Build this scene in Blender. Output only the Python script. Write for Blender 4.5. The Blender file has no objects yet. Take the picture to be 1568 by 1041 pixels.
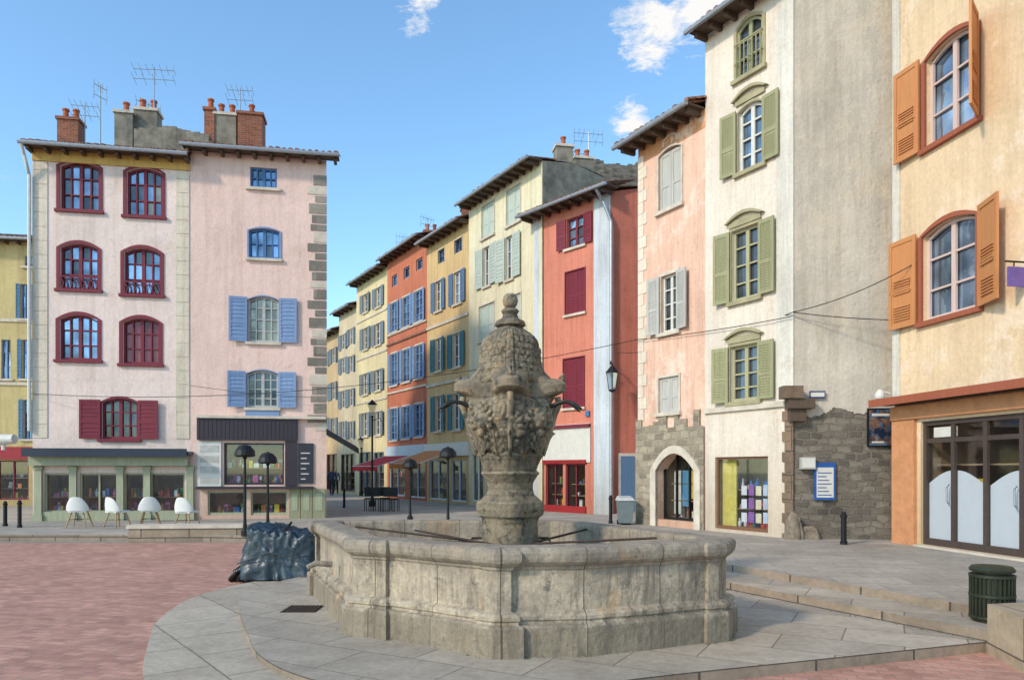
import bpy, math, random
from mathutils import Vector, Matrix, noise
random.seed(7)
# photograph survey constants (only used to measure metres on the real facade planes)
FP=1100.0; CX=784.0; HY=720.0; EYE=1.6
sc=bpy.context.scene
# ------------------------------------------------------------------ materials
def lin(c):
    c=c/255.0
    return c/12.92 if c<=.04045 else ((c+.055)/1.055)**2.4
K=0.86
def C(r,g,b,k=None):
    k=K if k is None else k
    return (lin(r)*k,lin(g)*k,lin(b)*k,1)
def sca(c,s): return (c[0]*s,c[1]*s,c[2]*s,1)
class NT:
    def __init__(s,name):
        s.m=bpy.data.materials.new(name); s.m.use_nodes=True
        s.t=s.m.node_tree; s.b=s.t.nodes['Principled BSDF']; s.tc=s.t.nodes.new('ShaderNodeTexCoord')
    def n(s,k): return s.t.nodes.new(k)
    def l(s,a,b): s.t.links.new(a,b)
    def mapn(s,src,scale=(1,1,1)):
        m=s.n('ShaderNodeMapping'); m.inputs['Scale'].default_value=scale; s.l(src,m.inputs[0]); return m.outputs[0]
    def noise(s,vec,scale,detail=5,rough=.6):
        n=s.n('ShaderNodeTexNoise'); n.inputs['Scale'].default_value=scale; n.inputs['Detail'].default_value=detail
        n.inputs['Roughness'].default_value=rough; s.l(vec,n.inputs['Vector']); return n
    def ramp(s,fac,a,b,ca=(0,0,0,1),cb=(1,1,1,1)):
        r=s.n('ShaderNodeValToRGB'); e=r.color_ramp.elements; e[0].position=a; e[1].position=b; e[0].color=ca; e[1].color=cb
        s.l(fac,r.inputs[0]); return r.outputs[0]
    def mix(s,f,a,b,mode='MIX'):
        m=s.n('ShaderNodeMix'); m.data_type='RGBA'; m.blend_type=mode
        for i,v in ((0,f),(6,a),(7,b)):
            if isinstance(v,(int,float,tuple)): m.inputs[i].default_value=v
            else: s.l(v,m.inputs[i])
        return m.outputs[2]
    def bump(s,h,st=.3,dist=.02,prev=None):
        b=s.n('ShaderNodeBump'); b.inputs['Strength'].default_value=st; b.inputs['Distance'].default_value=dist
        s.l(h,b.inputs['Height'])
        if prev: s.l(prev,b.inputs['Normal'])
        return b.outputs[0]
    def math(s,op,a,b=0.,c=0.):
        n=s.n('ShaderNodeMath'); n.operation=op
        for i,v in enumerate((a,b,c)):
            if isinstance(v,(int,float)): n.inputs[i].default_value=v
            else: s.l(v,n.inputs[i])
        return n.outputs[0]
_mc={}
def memo(f):
    def g(name,*a,**k):
        if name not in _mc: _mc[name]=f(name,*a,**k)
        return _mc[name]
    return g
@memo
def plaster(name,col,dark=.8,patch=None,streak=.8,bs=.35,crack=False):
    t=NT(name); v=t.tc.outputs['Object']
    a=t.ramp(t.noise(v,.55,8,.65).outputs[0],.36,.66)
    c=t.mix(a,sca(col,dark*.93),col)
    if patch:
        p=t.ramp(t.noise(v,.9,10,.7).outputs[0],.54,.59); c=t.mix(p,c,patch)
    bl=t.ramp(t.noise(v,1.9,9,.75).outputs[0],.58,.68); c=t.mix(bl,c,(col[0]*.82,col[1]*.78,col[2]*.73,1))
    s=t.ramp(t.noise(t.mapn(v,(2.6,2.6,.16)),1.6,8,.78).outputs[0],.46,.70,(1,1,1,1),(streak*.88,streak*.86,streak*.82,1))
    c=t.mix(1.0,c,s,'MULTIPLY')
    sp=t.n('ShaderNodeSeparateXYZ'); t.l(v,sp.inputs[0])
    gz=t.math('MULTIPLY_ADD',t.noise(v,1.1,7,.75).outputs[0],-3.2,sp.outputs[2])
    c=t.mix(1.0,c,t.ramp(t.math('MULTIPLY_ADD',gz,.3,.35),.0,.6,(.74,.70,.64,1),(1,1,1,1)),'MULTIPLY')
    f=t.noise(v,14,5,.7); g=t.ramp(f.outputs[0],.3,.7,(.88,.88,.87,1),(1.05,1.05,1.05,1))
    c=t.mix(1.0,c,g,'MULTIPLY')
    if crack:
        vo=t.n('ShaderNodeTexVoronoi'); vo.feature='DISTANCE_TO_EDGE'; vo.inputs['Scale'].default_value=.45
        nn=t.noise(v,1.6,6,.7); ad=t.n('ShaderNodeVectorMath'); t.l(v,ad.inputs[0]); t.l(nn.outputs[1],ad.inputs[1]); t.l(ad.outputs[0],vo.inputs['Vector'])
        k=t.ramp(vo.outputs['Distance'],.0,.005,(1,1,1,1),(0,0,0,1)); mk=t.ramp(t.noise(v,.5,3).outputs[0],.52,.58)
        c=t.mix(t.mix(1.0,k,mk,'MULTIPLY'),c,sca(col,.62))
    t.l(c,t.b.inputs['Base Color']); t.b.inputs['Roughness'].default_value=.92
    t.l(t.bump(f.outputs[0],bs,.02,t.bump(t.noise(v,3,4,.6).outputs[0],.45,.06)),t.b.inputs['Normal'])
    return t.m
@memo
def simple(name,col,rough=.6,metal=0.,var=.25,sc_=6,bs=.1):
    t=NT(name); v=t.tc.outputs['Object']; n=t.noise(v,sc_,6,.65)
    c=t.mix(t.ramp(n.outputs[0],.35,.68),sca(col,1-var),col)
    t.l(c,t.b.inputs['Base Color']); t.b.inputs['Roughness'].default_value=rough; t.b.inputs['Metallic'].default_value=metal
    t.l(t.bump(t.noise(v,sc_*6,4).outputs[0],bs,.01),t.b.inputs['Normal']); return t.m
@memo
def wood(name,col,var=.38):
    t=NT(name); v=t.tc.outputs['Object']; n=t.noise(t.mapn(v,(18,18,1.2)),1.4,6,.7)
    c=t.mix(t.ramp(n.outputs[0],.3,.7),sca(col,1-var),col)
    c=t.mix(t.ramp(t.noise(v,1.2,4).outputs[0],.4,.7),c,t.mix(.5,c,sca(col,.75)))
    t.l(c,t.b.inputs['Base Color']); t.b.inputs['Roughness'].default_value=.65
    t.l(t.bump(n.outputs[0],.25,.01),t.b.inputs['Normal']); return t.m
@memo
def blocks(name,c1,c2,mortar,w,h,ms=.012,distort=.0,bs=.6,rough=.85,stain=.7,nv=1.0,rot=0,fine=14):
    t=NT(name); v=t.tc.outputs['UV']
    if rot:
        mp=t.n('ShaderNodeMapping'); mp.inputs['Rotation'].default_value=(0,0,rot); t.l(v,mp.inputs[0]); v=mp.outputs[0]
    vv=v
    if distort:
        n=t.noise(v,2.2/ max(w,.05)*.35,3); sub=t.n('ShaderNodeVectorMath'); sub.operation='SUBTRACT'; t.l(n.outputs[1],sub.inputs[0]); sub.inputs[1].default_value=(.5,.5,.5)
        s2=t.n('ShaderNodeVectorMath'); s2.operation='SCALE'; t.l(sub.outputs[0],s2.inputs[0]); s2.inputs['Scale'].default_value=distort
        ad=t.n('ShaderNodeVectorMath'); t.l(v,ad.inputs[0]); t.l(s2.outputs[0],ad.inputs[1]); vv=ad.outputs[0]
    b=t.n('ShaderNodeTexBrick'); t.l(vv,b.inputs['Vector']); b.inputs['Scale'].default_value=1
    b.inputs['Brick Width'].default_value=w; b.inputs['Row Height'].default_value=h; b.inputs['Mortar Size'].default_value=ms
    b.inputs['Mortar Smooth'].default_value=.35; b.inputs['Bias'].default_value=0
    b.inputs['Color1'].default_value=c1; b.inputs['Color2'].default_value=c2; b.inputs['Mortar'].default_value=mortar
    o=t.tc.outputs['Object']
    c=t.mix(1.0,b.outputs[0],t.ramp(t.noise(o,.7,8,.7).outputs[0],.35,.7,(stain,stain,stain*.97,1),(1.05,1.05,1.05,1)),'MULTIPLY')
    f=t.noise(o,fine,6,.7)
    c=t.mix(1.0,c,t.ramp(f.outputs[0],.3,.72,(.8,.8,.8,1),(1.12,1.12,1.12,1)),'MULTIPLY')
    c=t.mix(1.0,c,t.ramp(t.noise(o,2.6,6,.7).outputs[0],.35,.62,(.86,.85,.84,1),(1.05,1.05,1.04,1)),'MULTIPLY')
    t.l(c,t.b.inputs['Base Color']); t.b.inputs['Roughness'].default_value=rough
    inv=t.n('ShaderNodeMath'); inv.operation='SUBTRACT'; inv.inputs[0].default_value=1; t.l(b.outputs['Fac'],inv.inputs[1])
    t.l(t.bump(f.outputs[0],.35,.02,t.bump(inv.outputs[0],bs,.02)),t.b.inputs['Normal']); return t.m
@memo
def glass(name,col=(.36,.50,.66,1),metal=.62):
    t=NT(name); v=t.tc.outputs['Object']; n=t.noise(v,.9,2)
    c=t.mix(t.ramp(n.outputs[0],.38,.62),sca(col,.35),col)
    t.l(c,t.b.inputs['Base Color']); t.b.inputs['Metallic'].default_value=metal; t.b.inputs['Roughness'].default_value=.06
    t.l(t.bump(t.noise(v,2.2,2).outputs[0],.35,.03),t.b.inputs['Normal']); return t.m
@memo
def shopglass(name,f=.12):
    t=NT(name); tr=t.n('ShaderNodeBsdfTransparent'); tr.inputs[0].default_value=(.92,.94,.94,1)
    gl=t.n('ShaderNodeBsdfGlossy'); gl.inputs['Roughness'].default_value=.03
    mx=t.n('ShaderNodeMixShader'); mx.inputs[0].default_value=f; t.l(tr.outputs[0],mx.inputs[1]); t.l(gl.outputs[0],mx.inputs[2])
    t.l(mx.outputs[0],t.t.nodes['Material Output'].inputs[0]); return t.m
GL=glass('window_glass'); GLD=glass('window_glass_dark',(.13,.15,.17,1),.5); GLM=glass('window_glass_mid',(.24,.33,.44,1),.55); GLW=glass('window_glass_warm',(.36,.32,.24,1),.5); SG=shopglass('shop_glass')  # pane tints colour in blue sky and warm house reflections
TILE=blocks('clay_roof_tile',C(172,120,92),C(134,98,80),C(80,58,45),.22,.4,.02,0,.6)
SOF=wood('dark_rafter_wood',C(100,80,64)); IRON=simple('black_iron',C(34,34,36),.5,.4,.3); ZINC=simple('zinc_pipe',C(175,180,185),.45,.5,.2)
LIME=simple('pale_limestone_trim',C(224,210,190),.85,0,.3,3); REDB=blocks('chimney_brick',C(185,98,64),C(146,72,50),C(155,135,115),.22,.07,.01,0,.5)
CONC=simple('weathered_render',C(158,148,132),.95,0,.55,2.5,.5); RUB=blocks('rubble_masonry',C(194,178,154),C(140,126,108),C(172,160,138),.31,.17,.022,.22,.9,stain=.75); RUBD=blocks('dark_rubble_masonry',C(152,140,126),C(100,92,84),C(134,124,110),.27,.14,.02,.24,1.0)
QUO=blocks('grey_quoin_stone',C(176,166,152),C(134,126,116),C(150,142,128),.9,.9,.01,.1,.5)
WHITE=simple('white_paint',C(224,220,210),.55,0,.15); INT=simple('shop_interior',C(168,138,106),.9,0,.5,1.5)
# ------------------------------------------------------------------ mesh builder
class Fr:
    def __init__(s,p0,p1):
        s.o=Vector(p0[:2]); d=Vector(p1[:2])-s.o; s.L=d.length; s.d=d.normalized(); s.n=Vector((s.d.y,-s.d.x))
    def pt(s,u,w,z): 
        p=s.o+s.d*u+s.n*w; return Vector((p.x,p.y,z))
    def sv(s,px,py):
        rx=(px-CX)/FP; u=(rx*s.o.y-s.o.x)/(s.d.x-rx*s.d.y); t=s.o.y+u*s.d.y
        return u,EYE-(py-HY)/FP*t
    def rect(s,x0,y0,x1,y1):
        xm=(x0+x1)/2; return s.sv(x0,y0)[0],s.sv(x1,y0)[0],s.sv(xm,y1)[1],s.sv(xm,y0)[1]
W=Fr((0,0),(1,0)); W.n=Vector((0,1))
class Mesh:
    def __init__(s): s.v=[];s.f=[];s.m=[];s.uv=[];s.mats=[];s.sm=[]
    def q(s,pts,mat,uv=None,smooth=False):
        pts=[Vector(p) for p in pts]
        if mat not in s.mats: s.mats.append(mat)
        i=len(s.v); s.v+=pts; s.f.append(list(range(i,i+len(pts)))); s.m.append(s.mats.index(mat)); s.sm.append(smooth)
        if uv is None:
            n=Vector((0,0,0))
            for k in range(1,len(pts)-1): n+=(pts[k]-pts[0]).cross(pts[k+1]-pts[0])
            if n.length>0: n.normalize()
            if abs(n.z)>.75: uv=[(p.x,p.y) for p in pts]
            else:
                t=Vector((-n.y,n.x,0)); t.normalize()
                if t.x<0 or (abs(t.x)<1e-6 and t.y<0): t=-t
                uv=[(p.x*t.x+p.y*t.y,p.z) for p in pts]
        s.uv.append(uv)
    def hexa(s,p,mat):
        for a in ((0,1,2,3),(4,7,6,5),(0,4,5,1),(1,5,6,2),(2,6,7,3),(3,7,4,0)): s.q([p[k] for k in a],mat)
    def box(s,fr,u0,u1,w0,w1,z0,z1,mat):
        g=fr.pt; s.hexa([g(u0,w0,z0),g(u1,w0,z0),g(u1,w1,z0),g(u0,w1,z0),g(u0,w0,z1),g(u1,w0,z1),g(u1,w1,z1),g(u0,w1,z1)],mat)
    def prism(s,pts,z0,z1,mat,top=None):
        n=len(pts); s.q([(p[0],p[1],z1) for p in pts],top or mat); s.q([(p[0],p[1],z0) for p in pts][::-1],mat)
        for i in range(n):
            a=pts[i];b=pts[(i+1)%n]; s.q([(a[0],a[1],z0),(b[0],b[1],z0),(b[0],b[1],z1),(a[0],a[1],z1)],mat)
    def tube(s,pts,r,mat,n=8,cap=True):
        pts=[Vector(p) for p in pts]; rs=r if isinstance(r,(list,tuple)) else [r]*len(pts); rings=[]
        for i,p in enumerate(pts):
            d=(pts[min(i+1,len(pts)-1)]-pts[max(i-1,0)]).normalized()
            up=Vector((0,0,1)) if abs(d.z)<.9 else Vector((1,0,0))
            a=d.cross(up).normalized(); b=d.cross(a)
            rings.append([p+(a*math.cos(2*math.pi*k/n)+b*math.sin(2*math.pi*k/n))*rs[i] for k in range(n)])
        for i in range(len(rings)-1):
            for k in range(n): s.q([rings[i][k],rings[i][(k+1)%n],rings[i+1][(k+1)%n],rings[i+1][k]],mat,smooth=True)
        if cap: s.q(rings[0],mat); s.q(rings[-1][::-1],mat)
    def lathe(s,x,y,prof,mat,n=24,smooth=True,a0=0):
        rg=[[Vector((x+r*math.cos(a0+2*math.pi*k/n),y+r*math.sin(a0+2*math.pi*k/n),z)) for k in range(n)] for r,z in prof]
        for i in range(len(rg)-1):
            for k in range(n): s.q([rg[i][k],rg[i][(k+1)%n],rg[i+1][(k+1)%n],rg[i+1][k]],mat,smooth=smooth)
        s.q(rg[-1],mat); s.q(rg[0][::-1],mat)
    def arcband(s,fr,u0,u1,zs,rise,th,w0,w1,mat,n=10):
        P=[]
        for i in range(n+1):
            t=i/n; k=1-(2*t-1)**2
            P.append(((u0+(u1-u0)*t,zs+rise*k),(u0-th+(u1-u0+2*th)*t,zs+(rise+th)*k if k>0 else zs)))
        g=fr.pt
        for i in range(n):
            (a,b),(c,d)=P[i],P[i+1]
            s.hexa([g(a[0],w0,a[1]),g(c[0],w0,c[1]),g(c[0],w1,c[1]),g(a[0],w1,a[1]),g(b[0],w0,b[1]),g(d[0],w0,d[1]),g(d[0],w1,d[1]),g(b[0],w1,b[1])],mat)
    def obj(s,name,parent=None,origin=(0,0,0),bevel=0,merge=False,solid=False):
        o=Vector(origin); me=bpy.data.meshes.new(name); me.from_pydata([v-o for v in s.v],[],s.f)
        for m in s.mats: me.materials.append(m)
        me.polygons.foreach_set('material_index',s.m); me.polygons.foreach_set('use_smooth',s.sm)
        ul=me.uv_layers.new(name='UVMap'); fl=[c for f in s.uv for p in f for c in p]; ul.data.foreach_set('uv',fl)
        me.update()
        if merge:
            import bmesh
            bm=bmesh.new(); bm.from_mesh(me); bmesh.ops.remove_doubles(bm,verts=bm.verts,dist=.0004); bmesh.ops.recalc_face_normals(bm,faces=bm.faces); bm.to_mesh(me); bm.free()
        ob=bpy.data.objects.new(name,me); sc.collection.objects.link(ob); ob.location=o
        if bevel:
            md=ob.modifiers.new('bevel','BEVEL'); md.width=bevel; md.segments=2; md.limit_method='ANGLE'
        if parent:
            ob.parent=parent; ob.matrix_parent_inverse=Matrix.Translation(-parent.location)
        return ob
def empty(name,loc):
    e=bpy.data.objects.new(name,None); sc.collection.objects.link(e); e.location=Vector(loc); e.empty_display_size=.3; return e
def X(px,d): return (px-CX)/FP*d
def Z(py,d): return EYE-(py-HY)/FP*d
# ------------------------------------------------------------------ architecture kit
def wall(m,fr,u0,u1,z0,z1,ops,mat,reveal=None,w=0.):
    us=sorted(set([u0,u1]+[x for o in ops for x in (o[0],o[1]) if u0<x<u1])); zs=sorted(set([z0,z1]+[x for o in ops for x in (o[2],o[3]) if z0<x<z1])); g=fr.pt
    for i in range(len(us)-1):
        for j in range(len(zs)-1):
            uc=(us[i]+us[i+1])/2; zc=(zs[j]+zs[j+1])/2
            if any(o[0]<uc<o[1] and o[2]<zc<o[3] for o in ops): continue
            m.q([g(us[i],w,zs[j]),g(us[i+1],w,zs[j]),g(us[i+1],w,zs[j+1]),g(us[i],w,zs[j+1])],mat)
    for o in ops:
        a,b,c,d,rise,dep=o; r=reveal or mat; zs_=d-rise
        m.q([g(a,w,c),g(a,w-dep,c),g(a,w-dep,zs_),g(a,w,zs_)],r); m.q([g(b,w,c),g(b,w,zs_),g(b,w-dep,zs_),g(b,w-dep,c)],r); m.q([g(a,w,c),g(b,w,c),g(b,w-dep,c),g(a,w-dep,c)],r)
        n=10 if rise else 1
        for i in range(n):
            t0=i/n;t1=(i+1)/n; f=lambda t:(a+(b-a)*t, zs_+rise*(1-(2*t-1)**2)) if rise else (a+(b-a)*t,d)
            p=f(t0);q_=f(t1); m.q([g(p[0],w,p[1]),g(q_[0],w,q_[1]),g(q_[0],w-dep,q_[1]),g(p[0],w-dep,p[1])],r)
            if rise: m.q([g(p[0],w,p[1]),g(q_[0],w,q_[1]),g(q_[0],w,d),g(p[0],w,d)],mat)
def shutter(m,fr,u0,u1,z0,z1,mat,w=.03,th=.035,lv=.09,panel=False):
    st=min(.07,(u1-u0)*.18)
    m.box(fr,u0,u0+st,w,w+th,z0,z1,mat); m.box(fr,u1-st,u1,w,w+th,z0,z1,mat)
    zz=[z0,(z0*.6+z1*.4),z1-st*1.2]
    for z in zz: m.box(fr,u0+st,u1-st,w+.002,w+th-.002,z,z+st*1.2,mat)
    m.box(fr,u0+st,u1-st,w+th*.4,w+th*.55,z0+.01,z1-.01,mat)
    if not panel:
        z=z0+st*1.3
        while z<z1-st*1.4:
            if not (zz[1]-lv*.6<z<zz[1]+st*1.2): 
                g=fr.pt; a,b=u0+st,u1-st; h=lv*.62
                m.hexa([g(a,w+.003,z+h*.5),g(b,w+.003,z+h*.5),g(b,w+th-.003,z),g(a,w+th-.003,z),g(a,w+.003,z+h),g(b,w+.003,z+h),g(b,w+th-.003,z+h*.5),g(a,w+th-.003,z+h*.5)],mat)
            z+=lv
def goods(m,fr,u0,u1,w0,w1,z0,z1,n,seed=0):
    rd=random.Random(seed); cols=[(210,60,50),(240,210,70),(60,120,190),(240,238,228),(225,140,65),(90,165,95),(200,100,160),(70,55,50),(225,225,235),(165,110,75)]
    rows=max(1,int((z1-z0)/.4)); n=int(n*1.7)
    for r in range(rows):
        z=z0+.04+r*(z1-z0)/rows
        m.box(fr,u0+.02,u1-.02,w1+.0,w0-.1,z-.03,z,INT)
        for k in range(max(1,n//rows)):
            c=rd.choice(cols); mt=simple('goods_%d_%d_%d'%c,C(*c),.6,0,.2)
            s=rd.uniform(.035,.10); h=rd.uniform(.08,.28); u=rd.uniform(u0+.1,u1-.1); w=rd.uniform(w0-.45,w0-.15)
            if rd.random()<.5: m.box(fr,u-s,u+s*.7,w-.04,w+.04,z+.002,z+h,mt)
            else:
                p=fr.pt(u,w,0); m.lathe(p.x,p.y,[(s*.5,z+.002),(s*.7,z+h*.4),(s*.3,z+h*.75),(s*.35,z+h)],mt,8)
class Bld:
    def __init__(s,name,fr,z0,z1,mat):
        s.name=name; s.fr=fr; s.z0=z0; s.z1=z1; s.mat=mat; s.P={}; s.ops=[]; s.e=empty(name,fr.pt(fr.L/2,-2,z0))
    def p(s,k):
        return s.P.setdefault(k,Mesh())
    def win(s,x0,y0,x1,y1,arch=0,nx=2,ny=3,frame=None,sur=None,surw=.09,sill=LIME,shut=None,closed=False,sw=None,lv=.11,dep=.17,gl=None,raw=False,shl=True,shr=True,panel=False,proud=.03):
        fr=s.fr; r=(x0,x1,y0,y1) if raw else fr.rect(x0,y0,x1,y1); a,b,c,d=r; frame=frame or WHITE
        s.ops.append((a,b,c,d,arch,dep)); m=s.p('windows'); g=fr.pt; rd=random.Random(int(a*1000+c*77)); gls=[gl]*4 if gl else rd.choice([[GL,GL,GLM,GL],[GL,GLM,GLD,GLM],[GLM,GLD,GLM,GLW],[GL,GLM,GL,GLD]])
        fw=min(.06,(b-a)*.09); w0=-dep+.03
        m.q([g(a,-dep-.002,c),g(b,-dep-.002,c),g(b,-dep-.002,d),g(a,-dep-.002,d)],GLD)
        if not closed:
            for i in range(nx):
                for j in range(ny):
                    ua=a+(b-a)*i/nx;ub=a+(b-a)*(i+1)/nx;za=c+(d-c)*j/ny;zb=c+(d-c)*(j+1)/ny; e=[rd.uniform(-.008,.008) for _ in range(3)]
                    m.q([g(ua,w0+e[0],za),g(ub,w0+e[1],za),g(ub,w0+e[1]+e[2],zb),g(ua,w0+e[0]+e[2],zb)],rd.choice(gls))
            w1=w0+.02
            m.box(fr,a,a+fw,w1,w1+.05,c,d-arch,frame); m.box(fr,b-fw,b,w1,w1+.05,c,d-arch,frame); m.box(fr,a+fw,b-fw,w1,w1+.05,c,c+fw*1.3,frame)
            if arch: m.arcband(fr,a+fw,b-fw,d-arch-fw,arch,fw,w1,w1+.05,frame)
            else: m.box(fr,a+fw,b-fw,w1,w1+.05,d-fw,d,frame)
            for i in range(1,nx):
                u=a+(b-a)*i/nx; k=fw*(.8 if i*2==nx else .35); m.box(fr,u-k,u+k,w1,w1+.045,c+fw,d-fw*.8,frame)
            for j in range(1,ny):
                z=c+(d-c)*j/ny; m.box(fr,a+fw,b-fw,w1,w1+.038,z-fw*.3,z+fw*.3,frame)
        if sur:
            t=s.p('trim')
            t.box(fr,a-surw,a,.002,proud,c,d-arch,sur); t.box(fr,b,b+surw,.002,proud,c,d-arch,sur)
            if arch: t.arcband(fr,a,b,d-arch,arch,surw,.002,proud,sur)
            else: t.box(fr,a-surw,b+surw,.002,proud,d,d+surw,sur)
        if sill: s.p('trim').box(fr,a-surw-.04,b+surw+.04,.002,.09,c-.09,c-.002,sill)
        if shut:
            sm=s.p('shutters'); k=sw or (b-a)/2
            if closed:
                mid=(a+b)/2; shutter(sm,fr,a+.01,mid-.004,c+.01,d-arch*.6,shut,-.07,.035,lv,panel); shutter(sm,fr,mid+.004,b-.01,c+.01,d-arch*.6,shut,-.07,.035,lv,panel)
            else:
                wo=proud+.012 if sur else .015
                # hooked back a few degrees off the wall, each leaf a little different
                for sd,on in ((-1,shl),(1,shr)):
                    if not on: continue
                    an=math.radians(rd.uniform(1,10)); dr=fr.d*math.cos(an)*sd+fr.n*math.sin(an); hp=fr.pt(a-.02 if sd<0 else b+.02,wo+.02,0)
                    sf_=Fr((hp.x,hp.y),(hp.x+dr.x,hp.y+dr.y)); 
                    if sd<0: sf_.n=-sf_.n
                    shutter(sm,sf_,0,k,c,d-arch*.4,shut,-.015,.035,lv,panel)
        return r
    def shop(s,x0,y0,x1,y1,frame,nv=2,dep=.15,arch=0,n=14,zt=None,raw=False,interior=True,seed=1,mid=None,base=None,fw=.05,room=1.1,imat=None,nh=None):
        fr=s.fr; r=(x0,x1,y0,y1) if raw else fr.rect(x0,y0,x1,y1); a,b,c,d=r; imat=imat or INT
        s.ops.append((a,b,c,d,arch,dep)); m=s.p('shopfront'); g=fr.pt; w0=-dep
        m.q([g(a,w0+.03,c),g(b,w0+.03,c),g(b,w0+.03,d),g(a,w0+.03,d)],SG)
        R=-dep-room; e=.003
        m.q([g(a,R,c-e),g(b,R,c-e),g(b,R,d+e),g(a,R,d+e)],imat); m.q([g(a-e,w0,c),g(a-e,R,c),g(a-e,R,d),g(a-e,w0,d)],imat); m.q([g(b+e,w0,c),g(b+e,R,c),g(b+e,R,d),g(b+e,w0,d)],imat)
        m.q([g(a,w0,c-e),g(b,w0,c-e),g(b,R,c-e),g(a,R,c-e)],imat); m.q([g(a,w0,d+e),g(b,w0,d+e),g(b,R,d+e),g(a,R,d+e)],imat)
        m.box(fr,a,a+fw,w0+.035,w0+.1,c,d,frame); m.box(fr,b-fw,b,w0+.035,w0+.1,c,d,frame); m.box(fr,a+fw,b-fw,w0+.035,w0+.1,c,c+fw*1.5,frame); m.box(fr,a+fw,b-fw,w0+.035,w0+.1,d-fw,d,frame)
        for i in range(1,nv):
            u=a+(b-a)*i/nv; m.box(fr,u-fw*.5,u+fw*.5,w0+.035,w0+.095,c+fw,d-fw,frame)
        if nh: m.box(fr,a+fw,b-fw,w0+.037,w0+.09,nh,nh+fw,frame)
        if interior: goods(m,fr,a+.02,b-.02,w0-.02,R+.05,c+.02,d-.35,n,seed)
        return r
    def eave(s,u0=0,u1=None,over=.45,z=None,tile=TILE,step=.5,gut=True,raf=True,slope=.32,back=1.2):
        fr=s.fr; u1=fr.L if u1 is None else u1; z=s.z1 if z is None else z; m=s.p('roof_eave'); g=fr.pt
        m.box(fr,u0,u1,.004,over,z,z+.04,SOF)
        if raf:
            u=u0+.1
            while u<u1-.1: m.box(fr,u,u+.09,.004,over-.06,z-.13,z-.003,SOF); u+=step
        r=.085; u=u0+r; zt=z+.07
        while u<u1:
            k=5; jz=random.uniform(-.012,.02); jw=random.uniform(-.02,.03); pts=[(u+r*math.cos(math.pi*i/k),r*.9*math.sin(math.pi*i/k)) for i in range(k+1)]
            wa,wb=over+.07+jw,-back; za=zt-.02+jz; zb=zt+(over+.07+back)*slope
            for i in range(k):
                m.q([g(pts[i][0],wa,za+pts[i][1]),g(pts[i+1][0],wa,za+pts[i+1][1]),g(pts[i+1][0],wb,zb+pts[i+1][1]),g(pts[i][0],wb,zb+pts[i][1])],tile,smooth=True)
            m.q([g(p[0],wa,za+p[1]) for p in pts]+[g(u-r,wa,za-.03),g(u+r,wa,za-.03)],tile)
            u+=.2
        if gut: m.tube([g(u0-.03,over+.1,z),g(u1+.03,over+.1,z)],.06,ZINC,8)
    def body(s,D,side=None,sl=None,sr=None,over=.45,slope=.32,skipR=False,roof=True):
        fr=s.fr; m=s.p('rear_walls'); side=side or s.mat
        A=fr.o;B=fr.o+fr.d*fr.L; sl=Vector(sl).normalized() if sl else -fr.n; sr=Vector(sr).normalized() if sr else -fr.n
        Cc=B+sr*D;Dd=A+sl*D; v=lambda p,z:(p.x,p.y,z)
        m.q([v(A,s.z0),v(Dd,s.z0),v(Dd,s.z1),v(A,s.z1)],side)
        if not skipR: m.q([v(B,s.z0),v(Cc,s.z0),v(Cc,s.z1),v(B,s.z1)],side)
        m.q([v(Cc,s.z0),v(Dd,s.z0),v(Dd,s.z1),v(Cc,s.z1)],side)
        if roof:
            ra=(A+Dd)/2;rb=(B+Cc)/2; zr=s.z1+.045+(D/2+over)*slope; t=s.p('roof'); z=s.z1+.045
            a=fr.pt(0,over,z);b=fr.pt(fr.L,over,z); t.q([a,b,v(rb,zr),v(ra,zr)],TILE); t.q([v(Dd,z),v(Cc,z),v(rb,zr),v(ra,zr)],TILE)
            m.q([v(A,s.z1),v(ra,zr-.01),v(Dd,s.z1)],side); m.q([v(B,s.z1),v(rb,zr-.01),v(Cc,s.z1)],side)
    def fin(s,reveal=None):
        wall(s.p('front_wall'),s.fr,0,s.fr.L,s.z0,s.z1,s.ops,s.mat,reveal)
        for k,m in s.P.items():
            if m.f: m.obj(k,s.e,s.e.location)
def chimney(m,x,y,w,d,z0,z1,mat,pots=2,rot=.17):
    fr=Fr((x-w/2,y),(x-w/2+math.cos(rot),y+math.sin(rot)))
    m.box(fr,0,w,-d,0,z0,z1,mat); m.box(fr,-.05,w+.05,-d-.05,.05,z1,z1+.1,LIME if mat is not REDB else REDB)
    for i in range(pots):
        p=fr.pt(w*(i+.5)/pots,-d/2,0); m.lathe(p.x,p.y,[(.11,z1+.1),(.09,z1+.42),(.12,z1+.44),(.12,z1+.5)],simple('terracotta_pot',C(190,100,62),.8),10)
def antenna(x,y,z0,z1,ang=.3,n=6,L=.9):
    m=Mesh(); m.tube([(x,y,z0),(x,y,z1)],.02,ZINC,6); c,s_=math.cos(ang),math.sin(ang)
    for zz,k in ((z1-.1,n),(z1-.45,max(3,n-2))):
        m.tube([(x-c*L/2,y-s_*L/2,zz),(x+c*L/2,y+s_*L/2,zz)],.012,ZINC,5)
        for i in range(k):
            t=-L/2+L*i/(k-1); h=.22-.02*i; m.tube([(x+c*t-s_*h*.3,y+s_*t+c*h,zz-.12),(x+c*t+s_*h*.3,y+s_*t-c*h,zz+.12)],.008,ZINC,4)
    m.obj('tv_antenna',None,(x,y,z0))
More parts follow.
